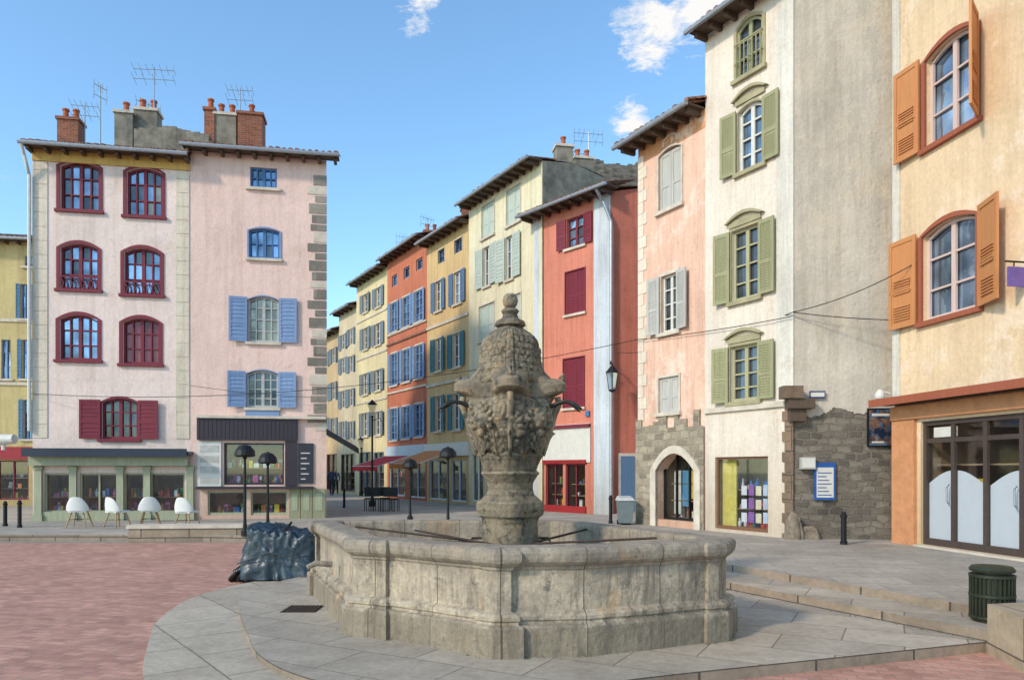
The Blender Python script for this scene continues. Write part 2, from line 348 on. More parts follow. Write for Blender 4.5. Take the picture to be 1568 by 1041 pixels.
# ------------------------------------------------------------------ LEFT TOWNHOUSES
PL0=Vector((-14.68,22.0)); PL1=Vector((-6.07,23.5)); LF=Fr(PL0,PL1)
uS=LF.sv(291,400)[0]
def sub(fr,u0,u1): return Fr(fr.pt(u0,0,0),fr.pt(u1,0,0))
la=sub(LF,0,uS); lb=sub(LF,uS,LF.L)
RED=wood('oxblood_paint',C(134,30,54)); BLUE=wood('powder_blue_paint',C(138,166,206)); BLU2=wood('mid_blue_paint',C(70,120,180))
A=Bld('cream_townhouse',la,-.1,11.42,plaster('cream_pink_plaster',C(250,226,214),.94,streak=.96))
for (x0,y0,x1,y1) in ((92,248,152,322),(194,257,248,331),(92,373,150,443),(190,380,246,451),(91,482,150,551),(188,487,244,557)):
    cl=(x0==188)
    A.win(x0,y0,x1,y1,arch=.14,nx=4,ny=3,frame=RED,sur=RED,surw=.1,sill=RED,dep=.2,gl=None if not cl else glass('red_pane',(.25,.05,.06,1),.1))
for (x0,y1,x1) in ((92,443,150),(190,451,246)):   # little wrought balustrades
    a,b,c,d=la.rect(x0,y1-18,x1,y1); m=A.p('balustrades'); m.box(la,a,b,.0,.03,d,d+.04,RED)
    for i in range(9):
        u=a+(b-a)*(i+.5)/9; m.tube([la.pt(u,.015,c),la.pt(u+.05,.015,(c+d)/2),la.pt(u-.04,.015,d)],.018,RED,5)
A.win(156,610,211,672,arch=.13,nx=4,ny=3,frame=RED,sur=RED,surw=.07,sill=RED,shut=RED,sw=.6,lv=.12,gl=GLD)
t=A.p('trim')
t.box(la,0,la.L,.003,.05,11.08,11.42,plaster('ochre_band',C(230,186,106),.9))
for (ua,ub) in ((.0,.42),(la.L-.42,la.L-.02)):
    z=2.6
    while z<11.0:
        t.box(la,ua,ub,.004,.022,z,min(z+.42,11.06),plaster('pale_quoin',C(240,224,202),.9)); z+=.432
# shopfront
OL=wood('olive_grey_paint',C(182,184,152)); NAVY=simple('navy_fascia',C(35,42,62),.4)
zt=la.sv(170,697)[1]
t.box(la,-.05,la.L+.1,.01,.55,zt+.02,zt+.12,NAVY); t.box(la,-.05,la.L+.05,.56,.6,zt-.05,zt+.2,NAVY); t.box(la,0,la.L,.01,.3,zt-.32,zt+.0,OL)
for i,(x0,x1) in enumerate(((68,108),(122,180),(190,222),(230,283))):
    A.shop(x0,724,x1,785,OL,1 if i!=1 else 2,seed=i,n=16)
for x in (60,113,185,226,292):
    u=la.sv(x,0)[0]; t.box(la,u-.1,u+.1,.01,.1,.0,zt-.33,OL); t.box(la,u-.13,u+.13,.01,.13,.0,.25,OL); t.box(la,u-.13,u+.13,.01,.13,zt-.45,zt-.34,OL)
t.box(la,.1,la.L-.1,.01,.06,.05,.33,OL)
A.eave(-.15,la.L+.02,over=.42,gut=True); A.body(9,sl=(-.3,1),sr=(-.17,1),over=.42,slope=.28)
m=A.p('downpipe'); m.tube([la.pt(-.1,.5,11.4),la.pt(-.1,.3,11.1),la.pt(-.05,.1,10.6),la.pt(-.05,.1,2.8)],.05,WHITE,8)
ch=A.p('chimneys')
chimney(ch,X(102,26),26,.7,.6,11,Z(182,26),REDB,2); chimney(ch,X(188,25.5),25.5,.6,.6,11,Z(172,25.5),CONC,1); chimney(ch,X(222,25.8),25.8,.75,.6,11,Z(168,25.8),CONC,2)
gw=Fr((X(205,25.2),25.2),(X(312,25.2),25.6)); 
for i in range(16):
    ua=gw.L*i/16; h=Z(190+abs(i-7)*1.0+random.uniform(0,3),25.3); ch.box(gw,ua,ua+gw.L/16+.001*i,-.4,0,11,h,CONC)
A.fin()
Bq=Bld('pink_townhouse',lb,-.1,11.72,plaster('pink_plaster',C(250,214,200),.94,streak=.96))
Bq.win(383,257,424,288,nx=4,ny=2,frame=BLU2,sill=LIME); Bq.win(381,350,428,396,arch=.08,nx=4,ny=2,frame=BLU2,sur=BLUE,surw=.05,sill=LIME)
WF=simple('grey_white_sash',C(190,190,185),.6)
Bq.win(380,454,427,524,arch=.12,nx=4,ny=4,frame=WF,sur=BLUE,surw=.04,shut=BLUE,sw=.55,lv=.13,gl=GLW)
Bq.win(378,567,426,624,arch=.12,nx=4,ny=4,frame=WF,sur=BLUE,surw=.04,shut=BLUE,sw=.55,lv=.13,gl=GLD)
t=Bq.p('trim'); a,b,c,d=lb.rect(376,626,428,641); t.box(lb,a,b,.01,.05,c,d,BLUE)
z=2.9; i=0
while z<11.0:
    h=.2+.06*((i*7)%3); ww=.5 if i%2 else .36; ww+=.05*((i*5)%3); t.box(lb,lb.L-ww,lb.L+.012,.004,.02,z,z+h,QUO if i%5 else LIME); z+=h+.05; i+=1
PUR=simple('aubergine_fascia',C(52,38,50),.5); 
x=lambda px:lb.sv(px,700)[0]; zz=lambda py:lb.sv(380,py)[1]
t.box(lb,x(303),x(456),.01,.14,zz(674),zz(641),PUR); t.box(lb,x(303),lb.L,.01,.22,zz(641),zz(637),LIME)
for k in range(24): 
    u=x(303)+(x(456)-x(303))*(k+.5)/24; t.box(lb,u-.02,u+.02,.141,.152,zz(672),zz(643),PUR)
t.box(lb,x(303),x(339),.01,.05,zz(744),zz(676),WHITE); t.box(lb,x(303),x(480),.01,.3,zz(748),zz(744.5),PUR)
for k in range(4): t.box(lb,x(307),x(335),.051,.06,zz(740-k*16),zz(730-k*16),simple('menu_card',C(200,195,185),.6))
Bq.shop(343,678,435,742,PUR,1,n=60,seed=9,room=.6)
t.box(lb,x(437),x(455),.01,.08,zz(744),zz(675),PUR); t.box(lb,x(457),x(480),.01,.05,zz(740),zz(678),simple('slate_board',C(45,42,55),.5))
for k in range(6): t.box(lb,x(461),x(461+ (k*5)%9+7),.051,.056,zz(734-k*8),zz(732.5-k*8),WHITE)
Bq.shop(318,752,378,788,OL,1,n=10,seed=3); Bq.shop(384,752,440,788,OL,1,n=10,seed=4)
OLD=wood('olive_door',C(164,162,126))
for (p,q_) in ((443,460),(461,478),(479,498)):
    t.box(lb,x(p),x(q_),.01,.06,.05,zz(748.5),OLD); t.box(lb,x(p)+.08,x(q_)-.08,.061,.075,.3,zz(756),OL)
Bq.eave(-.15,lb.L+.42,over=.42); Bq.body(9,sl=(-.17,1),sr=(-.42,1),over=.42,slope=.28)
ch=Bq.p('chimneys'); chimney(ch,X(320,26),26,.35,.5,11,Z(168,26),REDB,1); chimney(ch,X(344,26.1),26.1,.75,.6,11,Z(175,26.1),CONC,2); chimney(ch,X(382,26),26,.85,.7,11,Z(174,26),REDB,1)
Bq.fin()
antenna(X(120,26),26.4,12,Z(150,26),.2); antenna(X(236,26),26,12,Z(103,26),.1,7,1.4); antenna(X(206,26),27,12,Z(135,26),.9); antenna(X(363,26),26.3,12,Z(128,26),.1); antenna(X(178,26),25,12,Z(152,26),1.2,4,.5)
# awning at the corner of the street
m=Mesh(); g=lb.pt; BLK=simple('black_canvas',C(28,28,34),.8)
a0=g(lb.L+.02,.3,2.95);a1=g(lb.L+.02,-2.6,2.95);b0=a0+Vector((.9,.2,-.55));b1=a1+Vector((.9,.2,-.55)); m.q([a0,b0,b1,a1],BLK); dz=Vector((0,0,-.2)); m.q([b0,b1,b1+dz,b0+dz],BLK); m.q([a0,b0,b0+dz,a0+dz],BLK)
m.obj('black_shop_awning',None,a0)
# far-left ochre house
fl=Fr((-34,29.5),(X(52,31.5),31.5)); OC=plaster('mustard_plaster',C(216,196,138),.9)
Bz=Bld('mustard_house',fl,-.1,Z(372,31.5),OC)
for (x0,y0,x1,y1) in ((-100,390,-78,408),(-45,390,-25,408),(38,392,50,408),(-45,435,-25,485),(-100,435,-75,485),(32,435,44,488),(34,520,46,580),(-45,520,-25,580),(-100,520,-75,580),(36,612,48,672),(-45,612,-25,672)):
    Bz.win(x0,y0,x1,y1,nx=2,ny=3,frame=BLUE,shut=wood('steel_blue_paint',C(92,140,175)) if y1-y0>30 else None,lv=.16)
Bz.win(2,520,16,580,nx=2,ny=3,frame=BLUE,shut=None)
t=Bz.p('trim'); u=lambda p:fl.sv(p,700)[0]; zq=lambda p:fl.sv(20,p)[1]
for yy in (490,587): t.box(fl,0,fl.L,.004,.06,zq(yy)-.08,zq(yy)+.05,LIME)
Bz.shop(-60,705,-10,765,RED,2,n=10,seed=2); Bz.shop(-4,705,44,765,RED,2,n=10,seed=5)
t.box(fl,0,fl.L,.01,.12,zq(703),zq(684),simple('crimson_fascia',C(165,28,40),.5)); Bz.eave(0,fl.L,over=.5,z=Bz.z1); Bz.body(8); Bz.fin()
# ------------------------------------------------------------------ STREET ROW
def Pt(t): return (.9-.62*t,27.8+t)
def tpx(px): r=(px-CX)/FP; return (.9-r*27.8)/(.62+r)
def row(name,x0,x1,ztop,mat): return Bld(name,Fr(Pt(tpx(x0)),Pt(tpx(x1))),-.1,ztop,mat)
SBL=wood('slate_blue_paint',C(98,130,165)); TEAL=wood('teal_paint',C(50,122,135)); MINT=wood('pale_mint_paint',C(208,218,202)); DBL=wood('deep_blue_paint',C(55,82,120))
GREY=wood('blue_grey_paint',C(130,142,150))
b=row('ochre_street_house',470,519,10.9,plaster('sand_plaster',C(220,188,142),.85))
for (x0,y0,x1,y1) in ((497,540,502,562),(508,533,514,556),(497,590,502,615),(508,585,514,612),(497,640,502,668),(508,640,514,668)): b.win(x0,y0,x1,y1,nx=2,ny=2,shut=GREY,lv=.2,sill=None)
b.shop(500,695,516,750,RED,2,n=4); b.eave(0,over=.5,step=.8); b.body(8); b.fin()
b=row('buff_street_house',519,546,11.9,plaster('buff_plaster',C(228,208,172),.85))
for (x0,y0,x1,y1) in ((523,512,529,535),(535,503,541,528),(523,548,529,572),(535,545,541,570),(523,598,529,625),(535,595,541,622),(523,645,529,672),(535,645,541,672)): b.win(x0,y0,x1,y1,nx=2,ny=2,shut=GREY,lv=.2,sill=None)
b.shop(522,695,543,752,wood('brown_paint',C(90,60,45)),3,n=6); b.eave(0,over=.5,step=.8); b.body(8); b.fin()
b=row('yellow_street_house',546,593,13.1,plaster('yellow_plaster',C(240,220,170),.88))
for (x0,y0,x1,y1) in ((557,450,564,478),(576,440,584,470),(557,502,564,535),(575,495,584,528),(556,572,564,604),(575,566,584,598),(556,632,564,668),(575,630,584,666)): b.win(x0,y0,x1,y1,nx=2,ny=3,frame=WHITE,shut=GREY,lv=.18,sur=LIME,surw=.05)
b.shop(550,692,568,755,SBL,2,n=5); b.shop(572,692,588,757,SBL,2,n=5,seed=3)
for yy in (485,545,615): b.p('trim').box(b.fr,0,b.fr.L,.004,.05,b.fr.sv(570,yy)[1],b.fr.sv(570,yy)[1]+.1,LIME)
b.eave(0,over=.55,step=.7); b.body(8); b.fin()
b=row('red_orange_street_house',593,654,13.35,plaster('brick_red_plaster',C(212,124,90),.9)); f=b.fr
LBL=wood('light_blue_paint',C(130,165,208))
for x0,x1 in ((599,609),(617,628),(636,648)):
    k=(x0-599)/37.; 
    b.win(x0+1,421-25*k,x1-1,438-25*k,nx=1,ny=1,frame=LBL,sill=None)
    for y0,y1 in ((463,508),(541,590),(625,674)):
        sh=(720-y0)/720.*52*k; b.win(x0,y0-sh,x1,y1-sh*.85,nx=2,ny=4,frame=LBL,sur=LIME,surw=.08,shut=LBL,sw=.26,lv=.2,dep=.12)
for yy in (505,520,598): b.p('trim').box(f,0,f.L,.004,.07,f.sv(622,yy)[1],f.sv(622,yy)[1]+.1,TILE if yy==520 else LIME)
WB=simple('pale_blue_shopfront',C(200,212,225),.6)
b.p('trim').box(f,0,f.L,.004,.12,f.sv(622,702)[1],f.sv(622,682)[1],WB)
b.shop(596,706,620,759,WB,2,n=8,seed=11); b.shop(626,706,651,762,WB,2,n=8,seed=12); b.eave(0,over=.55,step=.6); b.body(8)
chimney(b.p('chimneys'),X(657,38),39,.8,.6,13,Z(345,38),REDB,2); b.fin(); antenna(X(651,38),39,14,Z(322,38),.8); antenna(X(614,42),43,14,Z(352,42),.4); antenna(X(532,48),49,12,Z(470,48),.4)
b=row('ochre_shutter_house',654,718,12.85,plaster('ochre_plaster',C(230,194,136),.9)); f=b.fr
for (x0,y0,x1,y1) in ((671,382,681,402),(696,366,708,386)): b.win(x0,y0,x1,y1,nx=2,ny=2,frame=DBL,sill=None,sur=LIME,surw=.04)
for (x0,y0,x1,y1) in ((667,430,677,476),(695,416,707,465),(667,518,677,568),(694,510,706,562),(667,606,677,660),(694,602,706,658)):
    b.win(x0,y0,x1,y1,nx=2,ny=3,frame=WHITE,shut=TEAL if y0>480 else SBL,lv=.15,sur=LIME,surw=.06)
for yy in (492,585): b.p('trim').box(f,0,f.L,.004,.06,f.sv(688,yy)[1]-.05,f.sv(688,yy)[1]+.08,LIME)
b.p('trim').box(f,0,f.L,.004,.15,f.sv(688,698)[1],f.sv(688,678)[1],WHITE)
b.shop(657,704,684,765,WB,2,n=8,seed=14); b.shop(690,704,714,768,WB,2,n=8,seed=15); b.eave(0,over=.55,step=.6,gut=True); b.body(8)
chimney(b.p('chimneys'),X(722,33.5),34.5,1.0,.6,12.5,Z(312,34),REDB,1); b.fin()
b=row('pale_yellow_street_house',718,830.3,13.4,plaster('pale_yellow_plaster',C(242,230,194),.92)); f=b.fr
for (x0,y0,x1,y1) in ((738,312,757,362),(776,287,797,342),(734,466,757,520),(776,452,798,510),(734,566,757,622),(776,560,798,620)): b.win(x0,y0,x1,y1,nx=2,ny=3,shut=MINT,closed=True,lv=.14,sur=LIME,surw=.05,panel=True)
for (x0,y0,x1,y1) in ((741,378,751,438),(775,362,786,428)): b.win(x0,y0,x1,y1,nx=2,ny=3,frame=WHITE,shut=MINT,lv=.14,sur=LIME,surw=.05,sw=.6)
b.shop(722,695,740,768,WHITE,2,n=8,seed=24); b.shop(748,695,790,772,WHITE,3,n=8,seed=25)
b.eave(0,over=.6,step=.5,back=.8,slope=.12); b.body(3.0,side=CONC,slope=.10)
cm=b.p('chimneys'); chimney(cm,X(866,28.6),28.8,.68,.6,12,Z(220,28.6),CONC,1); chimney(cm,X(897,29.5),30,.8,.7,12,Z(234,29.5),CONC,2); chimney(cm,X(842,28.6),28.7,.45,.5,12,Z(250,28.6),CONC,0); b.fin()
antenna(X(740,32),33,13,Z(270,32),1.0,4,.5); antenna(X(905,31),32,13,Z(185,31),.15,7,1.3); antenna(X(893,31),33,13,Z(200,31),.5,5,1)
# ruined stone gable behind
st=Mesh(); gw=Fr((X(828,31.5),31.5),(X(1000,31.5),32.5)); n=26
for i in range(n):
    ua=gw.L*i/n; st.box(gw,ua,ua+gw.L/n+.001,-.5-.002*i,0,0,Z(250-(i>9)*4+random.uniform(-4,4),32),RUBD)
st.obj('stone_gable_wall',None,gw.pt(0,0,0))
# red house
f=Fr((.88,27.8),(3.43,25.0)); VER=plaster('vermilion_plaster',C(226,140,116),.92)
b=Bld('red_house',f,-.1,11.3,VER)
b.win(868,332,894,378,nx=2,ny=3,frame=RED,shut=RED,lv=.13,sw=.42); b.win(866,414,896,480,nx=2,ny=3,shut=RED,closed=True,lv=.1,sur=RED,surw=.03); b.win(863,548,895,624,nx=2,ny=3,shut=RED,closed=True,lv=.1,sur=RED,surw=.03)
t=b.p('trim'); u=lambda p:f.sv(p,500)[0]; zq=lambda p:f.sv(865,p)[1]
PALE=plaster('pale_blue_render',C(216,222,228),.9)
t.box(f,u(910),f.L+.004,.004,.03,-.1,11.25,PALE); t.box(f,0,u(832),.004,.03,-.1,11.2,PALE); t.box(f,u(832.5),u(905),.004,.05,zq(708),zq(650),WHITE); t.box(f,u(832.5),u(905),.006,.13,zq(656),zq(651),RED)
b.shop(836,710,862,776,RED,2,n=8,seed=31,base=1); b.shop(866,710,896,779,RED,2,n=8,seed=32)
t.box(f,u(834),u(898),.006,.06,.03,.3,simple('red_panel',C(160,30,35),.5)); t.box(f,u(833),u(899),.006,.1,zq(709.5),zq(704),simple('red_panel',(0,0,0,1)))
t.box(f,u(826),u(829),.035,.06,zq(700),zq(690),BLU2); t.box(f,u(898),u(904),.035,.07,zq(640),zq(632),BLU2)
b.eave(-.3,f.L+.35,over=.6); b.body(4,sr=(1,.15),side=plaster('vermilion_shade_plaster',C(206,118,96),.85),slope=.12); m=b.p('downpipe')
m.tube([f.pt(f.L-.1,.65,11.25),f.pt(f.L-.1,.3,10.9),f.pt(f.L+.12,.12,10.2),f.pt(f.L+.12,.12,.1)],.06,ZINC,8)
m=b.p('side_door'); sf=Fr((3.43,25.0),(8.37,25.74)); u2=sf.sv(950,700)[0]; m.box(sf,u2,u2+.5,.004,.05,.05,2.1,SBL); m.box(sf,u2-.08,u2+.58,.003,.03,.05,2.2,LIME); b.fin()
# wall lantern
m=Mesh(); p=f.pt(f.L,.0,0); x0,y0=p.x,p.y; zl=Z(600,24.6)
m.tube([(x0,y0,zl+.9),(x0-.05,y0-.4,zl+1.05),(x0-.05,y0-.75,zl+.9)],.025,IRON,6); m.tube([(x0,y0,zl+.2),(x0-.03,y0-.35,zl+.75)],.02,IRON,6)
m.lathe(x0-.05,y0-.75,[(.02,zl+.95),(.04,zl+.85),(.22,zl+.62),(.23,zl+.6)],IRON,4); m.lathe(x0-.05,y0-.75,[(.11,zl+.05),(.19,zl+.595)],shopglass('lantern_glass',.4),4,False); m.lathe(x0-.05,y0-.75,[(.03,zl-.05),(.12,zl+.0),(.12,zl+.045)],IRON,4)
for k in range(4):
    a=k*math.pi/2; m.tube([(x0-.05+.11*math.cos(a),y0-.75+.11*math.sin(a),zl+.04),(x0-.05+.19*math.cos(a),y0-.75+.19*math.sin(a),zl+.6)],.012,IRON,5)
m.obj('wall_lantern',None,(x0,y0,zl))
# ------------------------------------------------------------------ RIGHT HOUSES
R1f=Fr((3.33,18.9),(4.52,16.8)); 
b=Bld('peach_house',R1f,-.1,10.05,plaster('peach_plaster',C(246,200,174),.92,patch=C(246,212,190))); f=R1f
GW=wood('grey_white_paint',C(206,202,192))
b.win(1009,226,1044,318,arch=.1,nx=2,ny=3,shut=GW,closed=True,lv=.07,sur=LIME,surw=.05,panel=True); b.win(1018,208,1036,220,arch=.08,nx=1,ny=1,frame=GW,sur=LIME,surw=.06,sill=None,gl=GLM)
b.win(1013,420,1038,508,nx=2,ny=4,frame=WHITE,shut=GW,lv=.06,sur=LIME,surw=.08,sw=.4,gl=GLD); b.win(1009,577,1040,631,nx=2,ny=3,shut=GW,closed=True,lv=.07,sur=LIME,surw=.06,panel=True)
t=b.p('trim'); t.box(f,0,f.L,.003,.012,9.62,10.05,plaster('orange_band',C(230,160,112),.8,patch=C(240,200,170)))
i=0; z=2.9
while z<9.6:
    h=.3; t.box(f,-.005,.34 if i%2 else .22,.004,.02,z,z+h-.01,plaster('pale_quoin',C(232,218,196))); z+=h; i+=1
a,b_,c,d=b.shop(1007,694,1066,797,IRON,3,dep=.3,arch=.42,n=50,seed=41,fw=.04)
m=b.p('stone_base'); ft=Fr(f.pt(0,.05,0),f.pt(f.L,.05,0)); zb_=f.sv(1030,655)[1]; wall(m,ft,-.06,f.L-.003,-.1,zb_,[(a,b_,c-.4,d,.42,.05)],RUB)
us=-.06; 
while us<f.L-.25:
    w_=random.uniform(.14,.3); m.box(ft,us,min(us+w_,f.L-.004),-.045,.0,zb_-.002,zb_+random.uniform(.0,.42),RUB); us+=w_+.001
m.q([ft.pt(-.06,0,-.1),ft.pt(-.06,-.4,-.1),ft.pt(-.06,-.4,zb_),ft.pt(-.06,0,zb_)],RUB)
m.arcband(ft,a,b_,d-.42,.42,.2,.003,.04,LIME); m.box(ft,a-.2,a,.003,.035,0,d-.42,LIME); m.box(ft,b_,b_+.2,.003,.035,0,d-.42,LIME)
for k in range(3): b.p('shopfront').box(f,a+.15+k*.3,a+.4+k*.3,-.45,-.42,.5+k*.2,1.6,simple('goods_w%d'%k,C(*[(230,225,210),(90,150,190),(220,190,90)][k]),.6))
b.eave(-.3,f.L-.02,over=.5,step=.4); b.body(5); b.fin()
R2f=Fr((4.52,16.8),(5.76,14.7)); f=R2f
b=Bld('cream_tall_house',R2f,-.1,11.72,plaster('warm_cream_plaster',C(242,226,208),.9,streak=.9)); OLV=wood('olive_shutter_paint',C(172,168,124)); OLT=simple('olive_stone_trim',C(178,168,130),.8,0,.3,3)
b.win(1129,28,1168,112,arch=.12,nx=2,ny=3,frame=OLV,sur=OLT,surw=.08,sill=OLT,gl=GLD,dep=.12)
for (x0,y0,x1,y1) in ((1131,158,1169,258),(1121,348,1163,458),(1119,528,1162,614)):
    a,b_,c,d=b.win(x0,y0,x1,y1,nx=2,ny=4,arch=.1 if y0==158 else 0,frame=wood('pale_olive_frame',C(190,182,140)) if y0>200 else WHITE,sur=OLT,surw=.06,sill=OLT,shut=OLV,sw=.43,lv=.055,dep=.16,gl=GL if y0==158 else GLD)
    m=b.p('trim'); m.box(f,a-.06,b_+.06,.004,.05,d+.07,d+.17,OLT); m.arcband(f,a-.08,b_+.08,d+.18,.12,.07,.004,.1,OLT); m.box(f,a-.02,b_+.02,.004,.03,d+.175,d+.22,OLT)
a,b_,c,d=f.rect(1127,60,1170,118); m=b.p('attic_grille')
for i in range(7):
    u=a+(b_-a)*(i+.5)/7; m.tube([f.pt(u,.06,c),f.pt(u+.04,.1,(c+d)/2),f.pt(u,.06,d)],.014,OLV,5)
for z in (c+.05,(c+d)/2,d): m.box(f,a,b_,.05,.075,z,z+.03,OLV)
u=lambda p:f.sv(p,500)[0]; zq=lambda p:f.sv(1140,p)[1]; t=b.p('trim'); BR=wood('chestnut_paint',C(136,92,62))
b.shop(1095,699,1176,812,BR,1,n=22,seed=51,fw=.05,imat=simple('painted_lamplight_interior',C(240,228,205),.8))  # room colour brightened in place of lit shop lamps
t.box(f,0,f.L,.004,.07,zq(628),zq(620),LIME)
i=0; z=.1
while z<2.9:
    t.box(f,u(1203) if i%2 else u(1199),f.L+.012,.004,.035,z,z+.2,blocks('brown_pier_stone',C(160,132,106),C(126,104,86),C(90,78,66),.5,.5)); z+=.21; i+=1
t.box(f,u(1190),f.L+.012,.004,.02,2.95,11.7,plaster('pale_corner',C(232,224,210),.92))
# leaflets in the shop window
for k in range(12):
    uu=u(1122)+.08+ (k%4)*.2; z=.45+(k//4)*.3; b.p('shopfront').box(f,uu,uu+.15,-.2,-.19,z,z+.21+.03*(k%2),simple('leaflet%d'%(k%4),C(*[(235,235,240),(150,90,170),(240,225,190),(200,215,235)][k%4]),.6))
b.p('shopfront').box(f,u(1097),u(1118),-.24,-.2,.3,2.3,simple('yellow_board',C(225,205,100),.6))
b.eave(-.1,f.L+.2,over=.42,step=.45,gut=True); b.body(4,sr=(1,-.055),skipR=True,over=.42)
sw=Fr((5.76,14.7),(9.75,14.48)); m=b.p('gable_wall'); GWp=plaster('grey_cream_plaster',C(222,210,194),.8,patch=C(214,200,180),streak=.86,bs=.7)
zb=sw.sv(1290,622)[1]; wall(m,sw,0,sw.L,zb,11.72,[],GWp)
wall(m,Fr(sw.pt(0,-.02,0),sw.pt(sw.L,-.02,0)),0,sw.L,-.1,zb+.0,[],RUBD)
ua=0
while ua<sw.L:
    w_=random.uniform(.02,.06); h=.12+.16*noise.noise(Vector((ua*1.7,0,0)))+.06*noise.noise(Vector((ua*7,3,0)))+random.uniform(0,.02); m.box(sw,ua,ua+w_+.001,-.03,.002,zb-h,zb+.001,GWp); ua+=w_
m.box(sw,0,2.6,.0,.03,-.1,.35,RUBD)
b.p('timber_console').box(sw,-.18,.35,.0,.25,2.85,3.05,SOF); b.p('timber_console').box(sw,-.12,.2,.0,.16,2.6,2.848,SOF); b.p('timber_console').box(sw,-.3,.1,.0,.3,3.052,3.3,simple('old_brown_stone',C(130,108,88),.9,0,.4,6,.6))
b.fin()
def onwall(name,fr,x0,y0,x1,y1,th,draw):
    a,b_,c,d=fr.rect(x0,y0,x1,y1); m=Mesh(); draw(m,a,b_,c,d); m.obj(name,None,fr.pt(a,0,c))
def board(m,a,b_,c,d):
    bl=simple('sign_blue',C(40,95,170),.4); m.box(sw,a,b_,.01,.05,c,d,bl); m.box(sw,a+.04,b_-.04,.051,.056,c+.05,d-.1,WHITE)
    for k in range(7): m.box(sw,a+.06,b_-.08-.05*(k%3),.057,.06,c+.09+k*.075,c+.11+k*.075,simple('sign_ink',C(70,100,160),.5))
onwall('information_board',sw,1246,708,1278,765,.05,board)
def poster(m,a,b_,c,d):
    m.box(sw,a,b_,.01,.05,c,d,IRON)
    t=NT('poster_print'); v=t.tc.outputs['Object']; n=t.noise(v,5,4,.6); c1=t.ramp(n.outputs[0],.45,.62,C(24,40,64),C(150,110,80)); c2=t.mix(t.ramp(t.noise(v,9,3).outputs[0],.52,.62),c1,C(60,110,150)); t.l(c2,t.b.inputs['Base Color']); t.b.inputs['Roughness'].default_value=.3
    m.box(sw,a+.03,b_-.03,.051,.055,c+.03,d-.03,t.m); m.box(sw,a+.08,b_-.08,.056,.058,d-.16,d-.11,WHITE); m.box(sw,a+.08,b_-.2,.056,.058,c+.08,c+.11,WHITE)
onwall('wall_poster',sw,1327,625,1367,684,.05,poster)
onwall('meter_box',sw,1224,700,1246,718,.05,lambda m,a,b_,c,d:(m.box(sw,a,b_,.0,.12,c,d,GW),m.box(sw,a+.02,b_-.02,.121,.13,c+.03,d-.02,WHITE)))
onwall('street_name_plate',sw,1238,599,1262,610,.03,lambda m,a,b_,c,d:(m.box(sw,a,b_,.05,.07,c,d,simple('enamel_blue',C(50,60,120),.3)),m.box(sw,a+.02,b_-.02,.071,.073,c+.03,d-.03,WHITE)))
# battered stone footing at the corner
def rock(x,y,z,sx,sy,sz,seed):
    m=Mesh(); n=22; nk=30; rg=[]
    for i in range(n+1):
        ph=math.pi*i/n; row_=[]
        for k in range(nk):
            th=2*math.pi*k/nk; v=Vector((math.cos(th)*math.sin(ph),math.sin(th)*math.sin(ph),math.cos(ph)))
            q=Vector([math.copysign(abs(c)**.38,c) for c in v]); r=1+.25*noise.noise(v*1.8+Vector((seed,0,0)))+.14*noise.noise(v*5+Vector((seed,0,0)))
            tp=1-.4*max(0,q.z)
            row_.append(Vector((x+q.x*sx*r*tp,y+q.y*sy*r*tp,z+q.z*sz*r)))
        rg.append(row_)
    for i in range(n):
        for k in range(nk): m.q([rg[i][k],rg[i][(k+1)%nk],rg[i+1][(k+1)%nk],rg[i+1][k]],simple('guard_stone',C(160,144,124),.9,0,.5,9,.8),smooth=True)
    m.obj('guard_stone',None,(x,y,z),merge=True)
rock(5.72,14.6,.3,.16,.12,.42,1); rock(6.0,14.62,.22,.26,.1,.24,5)
# orange shutter house
R3f=Fr((7.46,14.0),(7.46+.167*9,14.0-9)); f=R3f
b=Bld('apricot_house',R3f,-.1,13,plaster('apricot_plaster',C(244,212,172),.92,patch=C(242,215,184),streak=.92,crack=True)); ORS=wood('orange_shutter_paint',C(214,142,84),.25); RS=wood('rust_red_frame',C(172,92,62),.25); PK=wood('pale_pink_sash',C(224,194,182),.15)
for j,(x0,y0,x1,y1) in enumerate(((1419,55,1496,205),(1414,335,1497,482))):
    a,b_,c,d=b.win(x0,y0,x1,y1,arch=.13,nx=2,ny=3,frame=PK,sur=RS,surw=.09,sill=RS,dep=.18,proud=.05,gl=glass('near_window_glass',(.42,.6,.8,1),.8))  # blue tint puts a bright sky reflection into the pane colour
    sm=b.p('shutters'); wd=(b_-a)/2+.02
    for side,ang in ((-1,5),(1,52 if j==0 else 19)):
        an=math.radians(ang); dr=f.d*math.cos(an)*side+f.n*math.sin(an); hp=f.pt(a-.1 if side<0 else b_+.1,.08,0)
        sf_=Fr((hp.x,hp.y),(hp.x+dr.x,hp.y+dr.y)); shutter(sm,sf_,0,wd,c-.02,d-.03,ORS,-.02,.04,.06,panel=True)
        for z in (c+.12,c+.62): # louvre panels
            for k in range(6): sm.box(sf_,.12,wd-.12,-.03,.03,z+k*.05,z+k*.05+.022,ORS)
b.win(6.2,c,7.2,d,arch=.13,nx=2,ny=3,frame=PK,sur=RS,raw=True)
u=lambda p:f.sv(p,500)[0]; t=b.p('trim')
t.box(f,-.03,.16,.003,.03,3.0,13,plaster('pale_corner',C(228,216,198)))
t.box(f,-.15,f.L,.004,.42,2.86,2.93,SOF); t.box(f,-.15,f.L,.42,.46,2.83,2.97,RS); t.box(f,0,f.L,.004,.1,2.56,2.82,simple('orange_beam',C(220,152,104),.7))
t.box(f,.0,u(1404),.004,.07,.1,2.55,simple('orange_beam',C(214,138,88),.7))
DK=simple('bronze_door_frame',C(82,68,62),.45)
ua,ub=u(1410),u(1410)+4.9
